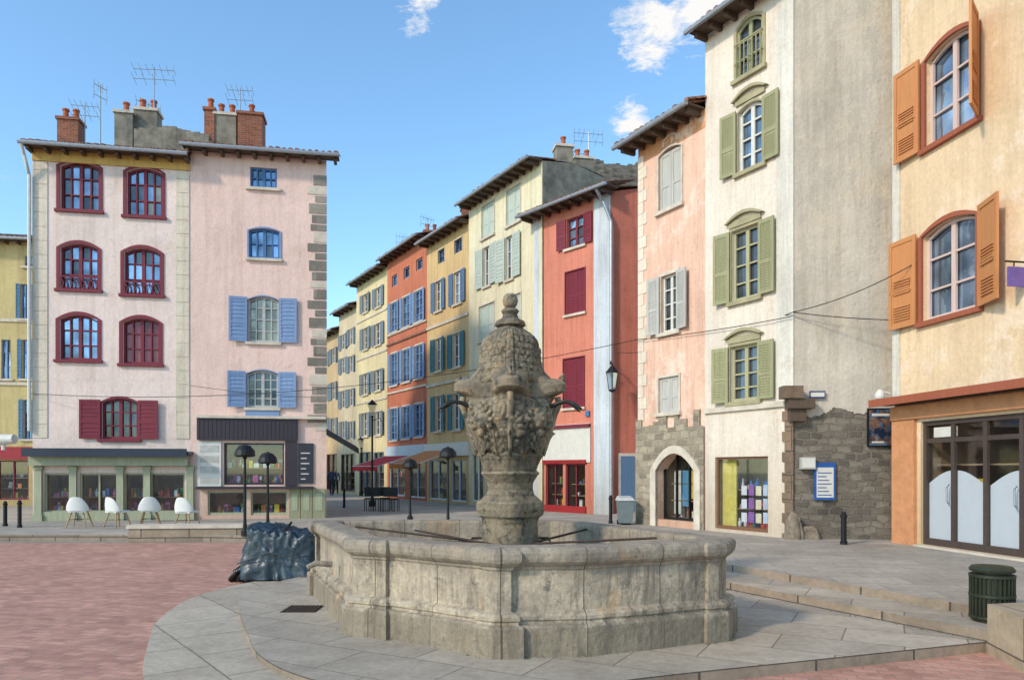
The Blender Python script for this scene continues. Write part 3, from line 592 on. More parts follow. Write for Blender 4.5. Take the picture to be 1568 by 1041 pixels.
b.shop(ua,.24,ub,2.5,DK,7,raw=True,n=16,seed=61,room=2.0,fw=.08,nh=2.1)
fro=simple('frosted_film',C(190,195,200),.35,0,.05)
for k in range(7):
    p0=ua+4.9/7*k+.05; p1=p0+4.9/7-.1; n=8
    hh=lambda t:1.35+.25*math.sin(math.pi*(t*.5+ (0 if k%2==0 else .5)))
    for i in range(n):
        t0=i/n;t1=(i+1)/n
        b.p('shopfront').q([f.pt(p0+(p1-p0)*t0,-.115,.36),f.pt(p0+(p1-p0)*t1,-.115,.36),f.pt(p0+(p1-p0)*t1,-.115,hh(t1)),f.pt(p0+(p1-p0)*t0,-.115,hh(t0))],fro)
    if k in(0,2): b.p('shopfront').tube([f.pt(p1-.02,-.05,1.0),f.pt(p1-.02,.0,1.05),f.pt(p1-.02,.0,1.3),f.pt(p1-.02,-.05,1.35)],.014,ZINC,6)
b.p('shopfront').box(f,ua+.2,ua+.75,-.11,-.105,2.2,2.38,WHITE)
t.box(f,ua-.05,ub,.004,.12,-.1,.235,LIME)
b.body(8,roof=True); b.fin()
m=Mesh(); VI=simple('violet_sign',C(120,95,170),.5); us_=u(1573); p=f.pt(us_,0,0); m.box(f,us_,us_+.03,.05,.36,4.42,4.72,VI); m.tube([f.pt(us_+.015,.0,4.8),f.pt(us_+.015,.4,4.8)],.015,IRON,6); m.tube([f.pt(us_+.015,.25,4.8),f.pt(us_+.015,.25,4.71)],.01,IRON,6); m.obj('hanging_shop_sign',None,(p.x,p.y,5))
m=Mesh(); p=f.pt(-.1,.25,0); m.tube([(p.x+.2,p.y,3.1),(p.x,p.y,3.15)],.02,WHITE,6); m.lathe(p.x,p.y,[(.03,3.18),(.08,3.12),(.09,3.04),(.08,3.0)],WHITE,14); m.obj('wall_floodlight',None,(p.x,p.y,3.1))
# ------------------------------------------------------------------ GROUND
def poly(name,pts,z,mat):
    m=Mesh(); m.q([(p[0],p[1],z) for p in pts],mat); m.obj(name,None,(0,0,0))
poly('ground',[(-400,-300),(400,-300),(400,500),(-400,500)],-.105,simple('distant_ground',C(168,158,144),.95,0,.3,.5))
BRK=blocks('red_brick_paving',C(222,164,142),C(192,136,116),C(178,148,132),.2,.1,.008,.02,.5,.85,.84,rot=.25,fine=7)
poly('brick_plaza',[(-30,-6),(14,-6),(14,16.9),(-30,16.9)],-.1,BRK)
SLAB=blocks('stone_slab_paving',C(208,192,172),C(184,170,152),C(140,128,114),1.05,.62,.008,.03,.4,.75,.74,rot=.5)
SLB2=blocks('grey_slab_paving',C(198,186,170),C(180,168,154),C(146,136,124),.9,.5,.008,.02,.4,.75,.78,rot=.15)
KERB=blocks('granite_kerb',C(182,162,140),C(154,136,118),C(95,85,75),1.1,.5,.014,0,.5)
m=Mesh(); rear=[(-60,17.3),(-8.2,17.3),(-4,16.6),(0,15.5),(5,15.5),(20,15.5),(20,90),(-60,90)]; m.prism(rear,-.2,.05,KERB,SLB2); m.obj('rear_pavement')
m=Mesh(); right=[(4.75,7.5),(3.2,10.8),(1.6,14.2),(1.2,15.4),(1.2,19),(4,24.5),(14,24.5),(14,3.5),(6.0,4.8)]; m.prism(right,-.2,.2,KERB,SLB2); m.obj('right_pavement',bevel=.015)
m=Mesh(); tread=[(4.44,6.73),(2.88,9.7),(1.25,13.2),(.6,15.6),(2.5,15.6),(8,9),(6.2,3.6)]; m.prism(tread,-.2,.1,KERB,SLAB); m.obj('pavement_step',bevel=.015)
def smooth_poly(pts,it=2):
    for _ in range(it):
        o=[]
        for i in range(len(pts)):
            a=pts[i];b=pts[(i+1)%len(pts)]; o.append((a[0]*.75+b[0]*.25,a[1]*.75+b[1]*.25)); o.append((a[0]*.25+b[0]*.75,a[1]*.25+b[1]*.75))
        pts=o
    return pts
m=Mesh(); plat=[(-3.56,9.6),(-3.45,9.1),(-3.2,8.4),(-2.85,7.6),(-2.5,6.85),(-2.25,6.3),(-1.8,5.72),(-1.24,5.3),(-.5,5.12),(.3,5.25),(1.1,5.6),(2.6,6.1),(4.47,6.74),(6.5,7.4),(4,9.8),(3.0,12.8),(1.2,13.5),(-2.2,11.8),(-3.2,11.0)]
platS=smooth_poly(plat,2); m.prism(platS,-.2,0.,KERB,SLAB); m.obj('fountain_platform',bevel=.02)
m=Mesh(); outer=[(-3.98,10.6),(-4.15,9.9),(-4.2,9.3),(-4.05,8.4),(-3.85,7.7),(-3.54,7.0),(-3.01,5.8),(-2.3,4.8),(-1.2,4.2),(0,4.05),(1.0,4.5),(1.1,5.2),(1.5,6.5),(1.2,13),(-2.4,12.5),(-3.4,11.6)]
m.prism(smooth_poly(outer,2),-.2,-.062,KERB,blocks('ring_slab_paving',C(210,194,172),C(190,174,154),C(146,132,116),.8,.9,.010,.03,.4,.75,.78,rot=.9)); m.obj('paving_ring',bevel=.012)
m=Mesh()
m.box(W,-2.62,-2.22,8.1,8.5,.002,.006,IRON)
for k in range(9): m.box(W,-2.6+k*.042,-2.578+k*.042,8.12,8.48,.006,.014,simple('rusty_grate',C(90,70,58),.7,.3))
m.obj('drain_grate')
# ------------------------------------------------------------------ FOUNTAIN
fe=empty('stone_fountain',(0,8,0))
def fountain_stone(name,col,col2,joints):
    t=NT(name); v=t.tc.outputs['Object']
    a=t.ramp(t.noise(v,1.1,9,.7).outputs[0],.38,.62); c=t.mix(a,col2,col)
    if joints:
        c=t.mix(t.ramp(t.noise(t.mapn(v,(3,3,.4)),1.9,8,.8).outputs[0],.47,.66),c,C(118,106,94))
        c=t.mix(t.ramp(t.noise(v,1.7,7,.7).outputs[0],.56,.68),c,C(196,162,124))
        c=t.mix(t.ramp(t.noise(v,5.3,9,.8).outputs[0],.56,.65),c,C(112,106,100))
    else:
        c=t.mix(t.ramp(t.noise(v,4.1,8,.75).outputs[0],.56,.68),c,C(184,146,102))
        c=t.mix(t.ramp(t.noise(v,7.1,8,.75).outputs[0],.52,.62),c,C(84,80,72))
    f=t.noise(v,22,8,.75); c=t.mix(1.0,c,t.ramp(f.outputs[0],.3,.72,(.66,.65,.63,1),(1.18,1.17,1.14,1)),'MULTIPLY')
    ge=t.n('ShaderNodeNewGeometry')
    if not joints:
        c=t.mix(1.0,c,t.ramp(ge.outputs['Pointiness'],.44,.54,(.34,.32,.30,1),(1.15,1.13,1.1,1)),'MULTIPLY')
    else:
        # damp soiling near the paving; soiling plus painted shadow band at the rim
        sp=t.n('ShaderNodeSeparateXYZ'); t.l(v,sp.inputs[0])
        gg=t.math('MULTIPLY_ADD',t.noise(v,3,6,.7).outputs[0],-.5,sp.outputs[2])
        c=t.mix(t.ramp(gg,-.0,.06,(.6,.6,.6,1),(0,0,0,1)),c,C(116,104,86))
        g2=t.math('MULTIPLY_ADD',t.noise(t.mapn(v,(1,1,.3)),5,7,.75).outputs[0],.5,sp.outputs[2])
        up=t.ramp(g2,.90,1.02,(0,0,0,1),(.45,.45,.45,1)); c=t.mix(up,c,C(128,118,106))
    nb=t.bump(f.outputs[0],.6,.02,t.bump(t.noise(v,6,5).outputs[0],.6,.05))
    if joints:
        b=t.n('ShaderNodeTexBrick'); t.l(t.tc.outputs['UV'],b.inputs['Vector']); b.inputs['Scale'].default_value=1; b.inputs['Brick Width'].default_value=.78; b.inputs['Row Height'].default_value=3.0; b.inputs['Mortar Size'].default_value=.005; b.offset=0
        c=t.mix(b.outputs['Fac'],c,C(95,82,68))
    t.l(c,t.b.inputs['Base Color']); t.b.inputs['Roughness'].default_value=.9; t.l(nb,t.b.inputs['Normal']); return t.m
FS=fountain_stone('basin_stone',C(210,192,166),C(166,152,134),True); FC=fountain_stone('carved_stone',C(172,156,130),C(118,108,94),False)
base=[(-2.54,9.45),(-1.52,7.10),(-1.24,6.98),(-.12,6.22),(.63,6.29),(1.19,6.50),(1.93,6.84),(2.14,7.18),(.85,9.5),(.6,9.75),(-2.35,9.75)]
ol=[]; N=len(base)
for i,p in enumerate(base):
    p=Vector(p); a=Vector(base[i-1]); c=Vector(base[(i+1)%N])
    if i in (0,3,6):
        da=(a-p).normalized(); dc=(c-p).normalized(); na=Vector((-da.y,da.x)); nc=Vector((dc.y,-dc.x)); h=.11
        if na.dot(p-Vector((0,8)))<0: na=-na
        if nc.dot(p-Vector((0,8)))<0: nc=-nc
        q1=p+da*h; q2=p+dc*h; bis=(na+nc).normalized(); s_=.045
        ol+= [q1,q1+na*s_,p+bis*s_/max(.5,bis.dot(na)),q2+nc*s_,q2]
    elif i in(1,2):
        da=(a-p).normalized(); dc=(c-p).normalized(); na=Vector((-da.y,da.x)); nc=Vector((dc.y,-dc.x))
        if na.dot(p-Vector((0,8)))<0: na=-na
        if nc.dot(p-Vector((0,8)))<0: nc=-nc
        bis=(na+nc).normalized(); s_=.045; q=p+bis*s_/bis.dot(na)
        if i==1: ol+=[p+da*.1,p+da*.1+na*s_,q]
        else: ol+=[q,p+dc*.06+nc*s_,p+dc*.06]
    else: ol.append(p)
M_=len(ol); mit=[]
for i in range(M_):
    a=ol[i]-ol[i-1]; c=ol[(i+1)%M_]-ol[i]; na=Vector((a.y,-a.x)).normalized(); nc=Vector((c.y,-c.x)).normalized(); b2=(na+nc).normalized(); mit.append(b2/max(.45,b2.dot(na)))
prof=[(.10,0),(.10,.25),(.09,.27),(.06,.28),(.055,.30),(.07,.315),(.07,.345),(.05,.365),(0.0,.385),(0,.50),(0,.62),(0,.73),(.015,.745),(.02,.765),(.05,.785),(.075,.81),(.085,.84),(.085,.885),(.075,.91),(.05,.928),(.01,.935),(-.2,.935),(-.22,.925),(-.225,.90),(-.225,.35)]
m=Mesh(); per=[0]
for i in range(M_): per.append(per[-1]+(ol[(i+1)%M_]-ol[i]).length)
for j in range(len(prof)-1):
    for i in range(M_):
        k=(i+1)%M_; nseg=max(1,int((ol[k]-ol[i]).length/.05))
        def P(i_,o,z): q=ol[i_]+mit[i_]*o; return Vector((q.x,q.y,z))
        a0,b0,a1,b1=P(i,*prof[j]),P(k,*prof[j]),P(i,*prof[j+1]),P(k,*prof[j+1])
        for s_ in range(nseg):
            t0,t1=s_/nseg,(s_+1)/nseg; pts=[a0.lerp(b0,t0),a0.lerp(b0,t1),a1.lerp(b1,t1),a1.lerp(b1,t0)]; uu=[per[i]+(per[i+1]-per[i])*t for t in (t0,t1)]
            q=[]
            for p in pts:
                d_=noise.noise(p*2.3)*.010+noise.noise(p*9)*.006-max(0,noise.noise(p*6+Vector((9,0,0)))-.35)*.05
                q.append(p+Vector((0,-1,0))*d_+Vector((0,0,1))*d_*.5*(1 if p.z>.3 else 0))
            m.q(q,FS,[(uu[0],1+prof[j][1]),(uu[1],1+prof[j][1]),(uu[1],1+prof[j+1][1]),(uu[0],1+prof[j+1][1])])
inn=[(ol[i]+mit[i]*-.22) for i in range(M_)]
m.q([(p.x,p.y,.62) for p in inn],simple('basin_water',C(70,72,60),.08,0,.3)); ob=m.obj('basin',fe,(0,0,0))
# carved column; rows = (image row, corner radius, four-fold squareness, carving depth)
cx,cy=-.02,8.05
S=136.5
def zc(y): return EYE+(720-y)/S
prof=[(838,44,.05,0),(800,42,.06,.004),(792,44,.08,.004),(788,50,.1,.006),(778,52,.1,.006),(768,51,.1,.006),(764,45,.08,.006),(757,37,.05,.006),(748,34,.05,.006),(738,35,.05,.006),(728,42,.06,.006),(724,45,.06,.006),(720,40,.06,.006),(705,45,.06,.010),(697,51,.08,.012),(692,48,.08,.014),(684,53,.06,.022),(668,61,.05,.028),(645,66,.05,.03),(625,65,.06,.028),(616,63,.08,.02),(611,68,.16,.012),(606,80,.22,.006),(603,85,.24,.004),(592,86,.25,.004),(588,82,.25,.006),(583,66,.16,.010),(576,54,.1,.014),(564,46,.06,.02),(545,43,.05,.022),(530,40,.05,.022),(518,35,.05,.02),(508,27,.04,.012),(502,18,.02,.005),(499,24,.0,.003),(493,22,0,.003),(488,13,0,.002),(482,11,0,.002),(477,14,0,.002),(473,10,0,.001)]
m=Mesh(); NT_=200; rings=[]; ex=[]
for i in range(len(prof)-1):
    y0,r0,a0,d0=prof[i];y1,r1,a1,d1=prof[i+1]; n=max(2,int(abs(y0-y1)/1.2))
    for k in range(n):
        t=k/n; ex.append((y0+(y1-y0)*t,r0+(r1-r0)*t,a0+(a1-a0)*t,d0+(d1-d0)*t))
ex.append(prof[-1])
for (y,r,a,dn) in ex:
    z=zc(y); rg=[]
    for k in range(NT_):
        th=2*math.pi*k/NT_; R=r/S*(1+a*(math.cos(4*th)-1))
        p=Vector((math.cos(th)*R*9,math.sin(th)*R*9,z*9)); v=noise.voronoi(p*1.2)[0]; cell=min(1,(v[1]-v[0])*2.2)
        lf=0
        if 614<y<690: lf=.5*abs(math.sin(8*th+math.sin(y*.12)))
        if 508<y<582:
            ph=8*th/2/math.pi*2; row_i=int((y-508)/10); ph+=.5*(row_i%2); sx=(ph%1)-.5; sy=((y-508)/10)%1; lf=.8*math.sqrt(max(0,1-4*sx*sx))*(.35+.65*sy)*(1 if abs(math.cos(2*th))<.93 else .4)+ (1.2 if abs(math.cos(2*th))>.975 else 0)+.9*noise.noise(p*.8)
        if 700<y<722: lf=.6*abs(math.sin(10*th))
        if 730<y<756: lf=.5*abs(math.sin(6*th))
        R+=dn*(cell*.7-.35+noise.noise(p*.7)*.9+lf)+.004*noise.noise(p*2)
        sag=-.03*max(0,math.cos(4*th))*(1 if 583<y<612 else 0)
        rg.append(Vector((cx+R*math.cos(th),cy+R*math.sin(th),z+noise.noise(p)*dn*.15-sag)))
    rings.append(rg)
for i in range(len(rings)-1):
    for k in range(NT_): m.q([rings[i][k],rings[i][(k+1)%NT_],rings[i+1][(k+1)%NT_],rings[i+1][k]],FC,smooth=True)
m.lathe(cx,cy,[(.001,zc(474)),(.05,zc(472)),(.078,zc(467)),(.088,zc(461)),(.078,zc(455)),(.05,zc(450.5)),(.001,zc(449))],FC,24)
def leaf(th,y0,y1,r0,r1,wd,curl,lobes=4):
    nt=22;nw=10; G=[]
    for i in range(nt+1):
        t=i/nt; r=(r0+(r1-r0)*t)/S+curl*max(0,t-.6)**2*6; z=zc(y0+(y1-y0)*t)-curl*max(0,t-.75)**2*8; ww=wd*math.sin(math.pi*min(1,.12+t*.88)**.8)*(1+.28*math.cos(2*math.pi*lobes*t))
        row_=[]
        for j in range(nw+1):
            s_=-1+2*j/nw; o=s_*ww/2; rr=r+.012+.022*(1-abs(s_))+.014*math.cos(s_*math.pi*3)-.5*o*o/max(r,.1); c_,q_=math.cos(th),math.sin(th)
            row_.append(Vector((cx+c_*rr-q_*o,cy+q_*rr+c_*o,z+.02*abs(s_)*math.cos(2*math.pi*lobes*t))))
        G.append(row_)
    for i in range(nt):
        for j in range(nw): m.q([G[i][j],G[i][j+1],G[i+1][j+1],G[i+1][j]],FC,smooth=True)
for k in range(8):
    th=math.pi/8+k*math.pi/4
    leaf(th,698,650,44,60,.22,.03); leaf(th+math.pi/8,690,662,48,60,.15,.03,3)
# volutes and masks
for k in range(4):
    th=k*math.pi/2; c,s_=math.cos(th),math.sin(th); pv=lambda r,z,o=0:Vector((cx+c*r-s_*o,cy+s_*r+c*o,z))
    pts=[pv(.30,zc(530)),pv(.325,zc(550)),pv(.36,zc(570)),pv(.45,zc(584)),pv(.56,zc(588)),pv(.605,zc(582)),pv(.585,zc(574)),pv(.55,zc(580))]
    m.tube(pts,[.012,.018,.024,.03,.034,.032,.024,.016],FC,10)
    pts=[pv(.53,zc(608)),pv(.545,zc(618)),pv(.50,zc(634)),pv(.46,zc(656)),pv(.40,zc(684)),pv(.37,zc(698))]; m.tube(pts,[.035,.04,.035,.03,.025,.02],FC,10)
    th+=math.pi/4; c,s_=math.cos(th),math.sin(th)
    # lion-like mask: brow, nose, cheeks, jaw, mane curls
    for (r,y,o,rr) in ((.41,645,0,.12),(.505,638,0,.026),(.515,645,0,.03),(.475,633,.048,.034),(.475,633,-.048,.034),(.485,652,.042,.04),(.485,652,-.042,.04),(.465,665,0,.046)):
        c0=pv(r*.96,zc(y),o); m.lathe(c0.x,c0.y,[(rr*math.sin(math.pi*i/8)+.0005,c0.z-rr*1.1*math.cos(math.pi*i/8)) for i in range(9)],FC,12)
    for q in range(9):
        an=math.pi*(-.15+1.3*q/8); o=.14*math.cos(an); z=zc(648)+.14*math.sin(an); m.tube([pv(.40,z,o),pv(.445,z+.01,o*1.05),pv(.44,z+.03*math.sin(an)+.02,o*1.3)],[.032,.028,.012],FC,7)
m.obj('carved_column',fe,(0,0,0),merge=True)
# bronze spouts
BZ=simple('dark_bronze',C(62,64,56),.5,.5,.4)
m=Mesh()
for sg,(tx,ty) in ((-1,(-.78,7.85)),(1,(.80,7.85)),(-1,(-.25,8.75)),(1,(.35,8.7))):
    d=(Vector((tx,ty))-Vector((cx,cy))).normalized(); h=lambda r,z:(cx+d.x*r,cy+d.y*r,z)
    z0=zc(622); m.tube([h(.44,z0-.02),h(.54,z0+.02),h(.62,z0+.04),h(.68,z0+.02),h(.72,z0-.02)],[.025,.024,.022,.02,.018],BZ,10)
    m.tube([h(.67,z0+.03),h(.72,z0+.005),h(.77,z0-.03),h(.81,z0-.05)],[.022,.028,.02,.01],BZ,10); m.tube([h(.72,z0-.02),h(.76,z0-.06),h(.79,z0-.08)],[.012,.012,.006],BZ,8)
    m.tube([h(.67,z0+.04),h(.665,z0+.09)],[.01,.003],BZ,6)
m.obj('bronze_spouts',fe,(0,0,0))
m=Mesh(); RST=simple('rusted_iron',C(84,66,54),.8,.2,.4)
for (a,b_) in (((-.25,7.9,.80),(-1.35,7.35,.90)),((-.2,7.75,.80),(-1.2,8.9,.86)),((.25,7.85,.80),(1.5,7.45,.90)),((-.5,8.2,.8),(-2.0,9.2,.88)),((.3,8.1,.8),(1.0,9.0,.88))): m.tube([a,b_],.014,RST,6)
m.tube([(cx-.45,7.65,.80),(cx+.45,7.65,.80),(cx+.45,8.5,.80),(cx-.45,8.5,.80),(cx-.45,7.65,.80)],.016,RST,6)
m.obj('iron_bars',fe,(0,0,0))
m=Mesh(); m.tube([(-2.0,7.98,.56),(-2.16,7.9,.58),(-2.24,7.86,.54)],[.035,.03,.028],FS,8); m.obj('side_outlet',fe,(0,0,0))
# sparse weeds in the paving joints
m=Mesh(); GR=simple('weed_green',C(104,118,66),.8,0,.4); rg_=random.Random(4)
def tuft(x,y,z,n=7,h=.05):
    for _ in range(n):
        a=rg_.uniform(0,6.28); r=rg_.uniform(0,.03); hx=h*rg_.uniform(.4,1.1); bx,by=x+r*math.cos(a),y+r*math.sin(a); tx_,ty_=bx+.02*math.cos(a),by+.02*math.sin(a)
        m.q([(bx-.003,by,z),(bx+.003,by,z),(tx_,ty_,z+hx)],GR)
for i in range(30):
    k=rg_.randrange(M_); q=ol[k].lerp(ol[(k+1)%M_],rg_.random())+mit[k]*.12
    if q.y<8.5: tuft(q.x,q.y,.0,rg_.randint(3,6),.025)
for i in range(14):
    t_=rg_.random(); tuft(4.4-1.52*t_-.03,6.75+2.95*t_-.02,.0,rg_.randint(3,6),.03)
m.obj('grass_tufts')
# ------------------------------------------------------------------ STREET FURNITURE
m=Mesh(); TP=simple('dark_navy_tarpaulin',C(44,62,74),.36,0,.45,5,.4); tx,ty=X(441,11.3),11.3; nu,nv=150,50; rg=[]
for j in range(nv+1):
    t=j/nv; row_=[]
    for k in range(nu):
        th=2*math.pi*k/nu; c,s_=math.cos(th),math.sin(th); sx=.54;sy=.46
        q=(abs(c)**7+abs(s_)**7)**(-1/7.); rr=min(1,t*2.4); drop=max(0,(t-.42)/.58)
        p3=Vector((c*rr*3,s_*rr*3,t*3))
        fold=drop*(.05*abs(math.sin(th*7+3*noise.noise(Vector((c,s_,t))*2)))+.10*noise.noise(p3))
        crk=abs(noise.noise(p3*1.3+Vector((5,5,5))))*.10+abs(noise.noise(p3*3+Vector((1,2,5))))*.06+abs(noise.noise(p3*6+Vector((7,2,5))))*.03
        R=q*rr*(1+drop*.14)+fold*1.3-crk*rr
        z=.76-drop*.80+.13*noise.noise(Vector((c*rr*1.5,s_*rr*1.5,1)))*(1-drop)-crk*.9*(1-drop)-(.12*rr*(1-drop))*(.5+.5*c)
        row_.append(Vector((tx+c*R*sx,ty+s_*R*sy,max(-.098,z))))
    rg.append(row_)
for j in range(nv):
    for k in range(nu): m.q([rg[j][k],rg[j][(k+1)%nu],rg[j+1][(k+1)%nu],rg[j+1][k]],TP,smooth=True)
BT=simple('black_tarpaulin',C(26,28,30),.35,0,.3,4,.3)
for k in range(16):
    xx=X(368+k*4,11.0); hz=.2+.04*k; m.tube([(xx-.1+random.uniform(-.1,.05),10.9+random.uniform(-.1,.1),-.07),(xx-.03,10.88,hz*.35),(xx+.05+random.uniform(-.03,.03),11.0,hz*.75),(xx+.14,11.15,hz)],[.045,.04,.035,.02],BT,5)
m.tube([(tx-.6,10.78,.2),(tx-.1,10.72,.38),(tx+.3,10.72,.3),(tx+.6,10.85,.33)],.01,simple('cord',C(60,70,75),.7),6)
m.obj('tarpaulin_covered_stack',None,(tx,ty,0),merge=True)
# dome lamp posts
def dome_lamp(px,d,ytop,zb=.05):
    x_=X(px,d); z1=Z(ytop,d); m=Mesh(); m.lathe(x_,d,[(.09,zb),(.09,zb+.12),(.05,zb+.18),(.035,zb+.4),(.03,z1-.35),(.05,z1-.33),(.05,z1-.28)],IRON,12)
    m.lathe(x_,d,[(.2,z1-.3),(.24,z1-.26),(.22,z1-.14),(.14,z1-.04),(.03,z1),(.0005,z1+.02)],IRON,16); m.obj('dome_street_lamp',None,(x_,d,zb))
dome_lamp(375,17.0,680); dome_lamp(410,18.6,692); dome_lamp(686,19.5,684); dome_lamp(628,22,702)
def lantern_post(px,d,yt):
    x_=X(px,d); z=Z(yt,d); m=Mesh(); m.lathe(x_,d,[(.14,.05),(.14,.25),(.07,.35),(.05,.9),(.04,z-.75),(.08,z-.72),(.04,z-.68)],IRON,12)
    m.lathe(x_,d,[(.1,z-.66),(.19,z-.22)],shopglass('lantern_glass',.4),6,False); m.lathe(x_,d,[(.23,z-.215),(.2,z-.18),(.06,z-.04),(.02,z)],IRON,6)
    m.tube([(x_,d,z-.9),(x_+.35,d,z-.8),(x_+.4,d,z-.95)],.02,IRON,6); m.obj('lantern_post',None,(x_,d,.05))
lantern_post(570,31,612); lantern_post(553,44,668)
# bollards
def bollard(x_,y_,zb,h=.8,r=.05):
    m=Mesh(); m.lathe(x_,y_,[(r*1.3,zb),(r*1.3,zb+.06),(r,zb+.08),(r,zb+h-.12),(r*1.25,zb+h-.11),(r*1.25,zb+h-.07),(r*.9,zb+h-.06),(r*.9,zb+h-.02),(r*.3,zb+h)],IRON,14); m.obj('bollard',None,(x_,y_,zb))
bollard(X(1292,13.6),13.6,.2,.62,.05); bollard(X(935,19),19,.2,.75,.045); bollard(X(30,19.5),19.5,.05,.75); bollard(X(8,20),20,.05,.7); bollard(X(527,30),30,.05,.8)
# white lamp on a bracket post at left edge
m=Mesh(); x_=X(-6,19.5); m.lathe(x_,19.5,[(.07,.0),(.05,.2),(.04,Z(690,19.5))],IRON,12); z=Z(672,19.5); m.tube([(x_-.1,19.5,z-.03),(x_+.5,19.5,z)],[.16,.13],WHITE,14); m.tube([(x_,19.5,z-.3),(x_,19.5,z)],.03,WHITE,8); m.tube([(x_+.2,19.5,z-.3),(x_+.2,19.5,z-.1)],.05,WHITE,8); m.obj('floodlight_post',None,(x_,19.5,0))
# terrace chairs
WP=simple('white_plastic',C(232,230,224),.4,0,.06); LW=wood('beech_legs',C(190,150,105))
def chair(px,d,rot):
    x_=X(px,d); m=Mesh(); z0=.05; cr,sr=math.cos(rot),math.sin(rot); L=lambda a,b,c:Vector((x_+a*cr-b*sr,d+a*sr+b*cr,z0+c))
    n=16; rg=[]
    for j in range(11):
        t=j/10; row_=[]
        for i in range(n+1):
            s_=-1+2*i/n; a=s_*1.5
            if t<.5: r=.25*(t/.5); row_.append(L(math.sin(s_*math.pi*.5)*r*1.05,-.02+(t-.25)*.8-.1,.45+.05*abs(s_)**2*t))
            else:
                k=(t-.5)/.5; wn=.29*math.sqrt(max(.15,1-.45*k**3)); row_.append(L(math.sin(a)*wn,.1+math.cos(a)*.15+k*.04,.42+k*(.38-.20*abs(s_)**2.2)+.04))
        rg.append(row_)
    for j in range(10):
        for i in range(n): m.q([rg[j][i],rg[j][i+1],rg[j+1][i+1],rg[j+1][i]],WP,smooth=True)
    m.box(Fr(L(-.22,-.22,0)[:2],L(.22,-.22,0)[:2]),0,.44,-.42,0,z0+.42,z0+.47,WP)
    for a,b_ in ((-1,-1),(1,-1),(1,1),(-1,1)): m.tube([L(a*.14,b_*.13,.44),L(a*.25,b_*.24,0)],[.022,.016],LW,8)
    m.tube([L(-.19,-.18,.22),L(.19,.18,.22)],.008,IRON,5); m.tube([L(.19,-.18,.22),L(-.19,.18,.22)],.008,IRON,5)
    m.obj('terrace_chair',None,(x_,d,z0))
for px,d,r in ((122,19.6,3.3),(180,19.4,2.7),(230,19.8,3.5),(287,19.2,2.9)): chair(px,d,r)
# low stone wall / kerb
m=Mesh(); lw=Fr((X(200,17.1),17.0),(X(370,17.1),17.25)); m.box(lw,0,lw.L,-.45,0,-.1,.22,KERB); m.box(lw,-.04,lw.L+.04,-.49,.04,.222,.3,LIME); m.obj('low_stone_wall',bevel=.015)
# litter bins
def bin_(x_,y_,zb,r,h,mat,name):
    m=Mesh(); m.lathe(x_,y_,[(r*.9,zb),(r*.92,zb+.04),(r*.92,zb+h*.82),(r*.75,zb+h*.84),(r*.75,zb+h*.9),(r*1.05,zb+h*.91),(r*1.08,zb+h*.95),(r*.95,zb+h),(r*.4,zb+h+.01)],mat,28)
    for k in range(28):
        a=2*math.pi*k/28; c,s_=math.cos(a),math.sin(a); m.tube([(x_+c*r,y_+s_*r,zb+.03),(x_+c*r,y_+s_*r,zb+h*.82)],r*.07,mat,5)
    for z in (.06,.45,.8): m.lathe(x_,y_,[(r*1.02,zb+h*z),(r*1.09,zb+h*z+.005),(r*1.09,zb+h*z+.03),(r*1.02,zb+h*z+.035)],mat,28)
    m.obj(name,None,(x_,y_,zb))
DG=simple('dark_green_cast_iron',C(58,62,46),.5,.3,.3)
bin_(X(1519,7.15),7.15,.1,.185,.55,DG,'litter_bin')
m=Mesh(); x_=X(957,18.6); z0=.2; GP=simple('grey_bin_plastic',C(120,130,130),.5); fr=Fr((x_-.2,18.4),(x_+.2,18.4)); g=fr.pt
m.hexa([g(.04,0,z0+.05),g(.36,0,z0+.05),g(.36,-.36,z0+.05),g(.04,-.36,z0+.05),g(0,.02,z0+.62),g(.4,.02,z0+.62),g(.4,-.42,z0+.62),g(0,-.42,z0+.62)],GP); m.hexa([g(-.02,.05,z0+.625),g(.42,.05,z0+.625),g(.42,-.45,z0+.625),g(-.02,-.45,z0+.625),g(.03,.0,z0+.7),g(.37,.0,z0+.7),g(.37,-.4,z0+.74),g(.03,-.4,z0+.74)],simple('grey_bin_lid',C(205,205,200),.5)); m.tube([g(.02,-.38,z0+.06),g(.38,-.38,z0+.06)],.06,IRON,10); m.obj('wheelie_bin',None,(x_,18.4,z0),bevel=.01)
# stone block right foreground
m=Mesh(); m.prism([(4.28,6.0),(5.8,6.3),(5.7,6.95),(4.42,6.68)],-.1,.36,blocks('block_stone',C(194,174,146),C(176,156,130),C(110,98,84),1.5,1.2,.01)); m.obj('stone_block',bevel=.03)
# street awnings + terrace clutter
def awning(name,x0,x1,d0,ytop,drop,mat,depth=1.3):
    a=Vector((X(x0,d0+1.2),d0+1.2,Z(ytop,d0+1)));b_=Vector((X(x1,d0),d0,Z(ytop,d0))); o=Vector((-.85,-.53,0))*depth+Vector((0,0,-drop)); b_.z=a.z; m=Mesh(); n=6
    for i in range(n):
        p=a.lerp(b_,i/n);q=a.lerp(b_,(i+1)/n); m.q([p,q,q+o,p+o],mat)
        m.q([p+o,q+o,q+o+Vector((0,0,-.2)),(p+q)/2+o+Vector((0,0,-.26)),p+o+Vector((0,0,-.2))],mat)
    m.tube([a,a+o],.02,WHITE,6); m.tube([b_,b_+o],.02,WHITE,6); m.tube([a+o,b_+o],.025,WHITE,6); m.obj(name,None,a)
awning('red_awning',590,628,37.0,698,.55,simple('red_canvas',C(215,45,58),.8),1.8); awning('orange_awning',652,698,32.0,690,.6,simple('orange_canvas',C(232,150,84),.8),1.8)
m=Mesh(); 
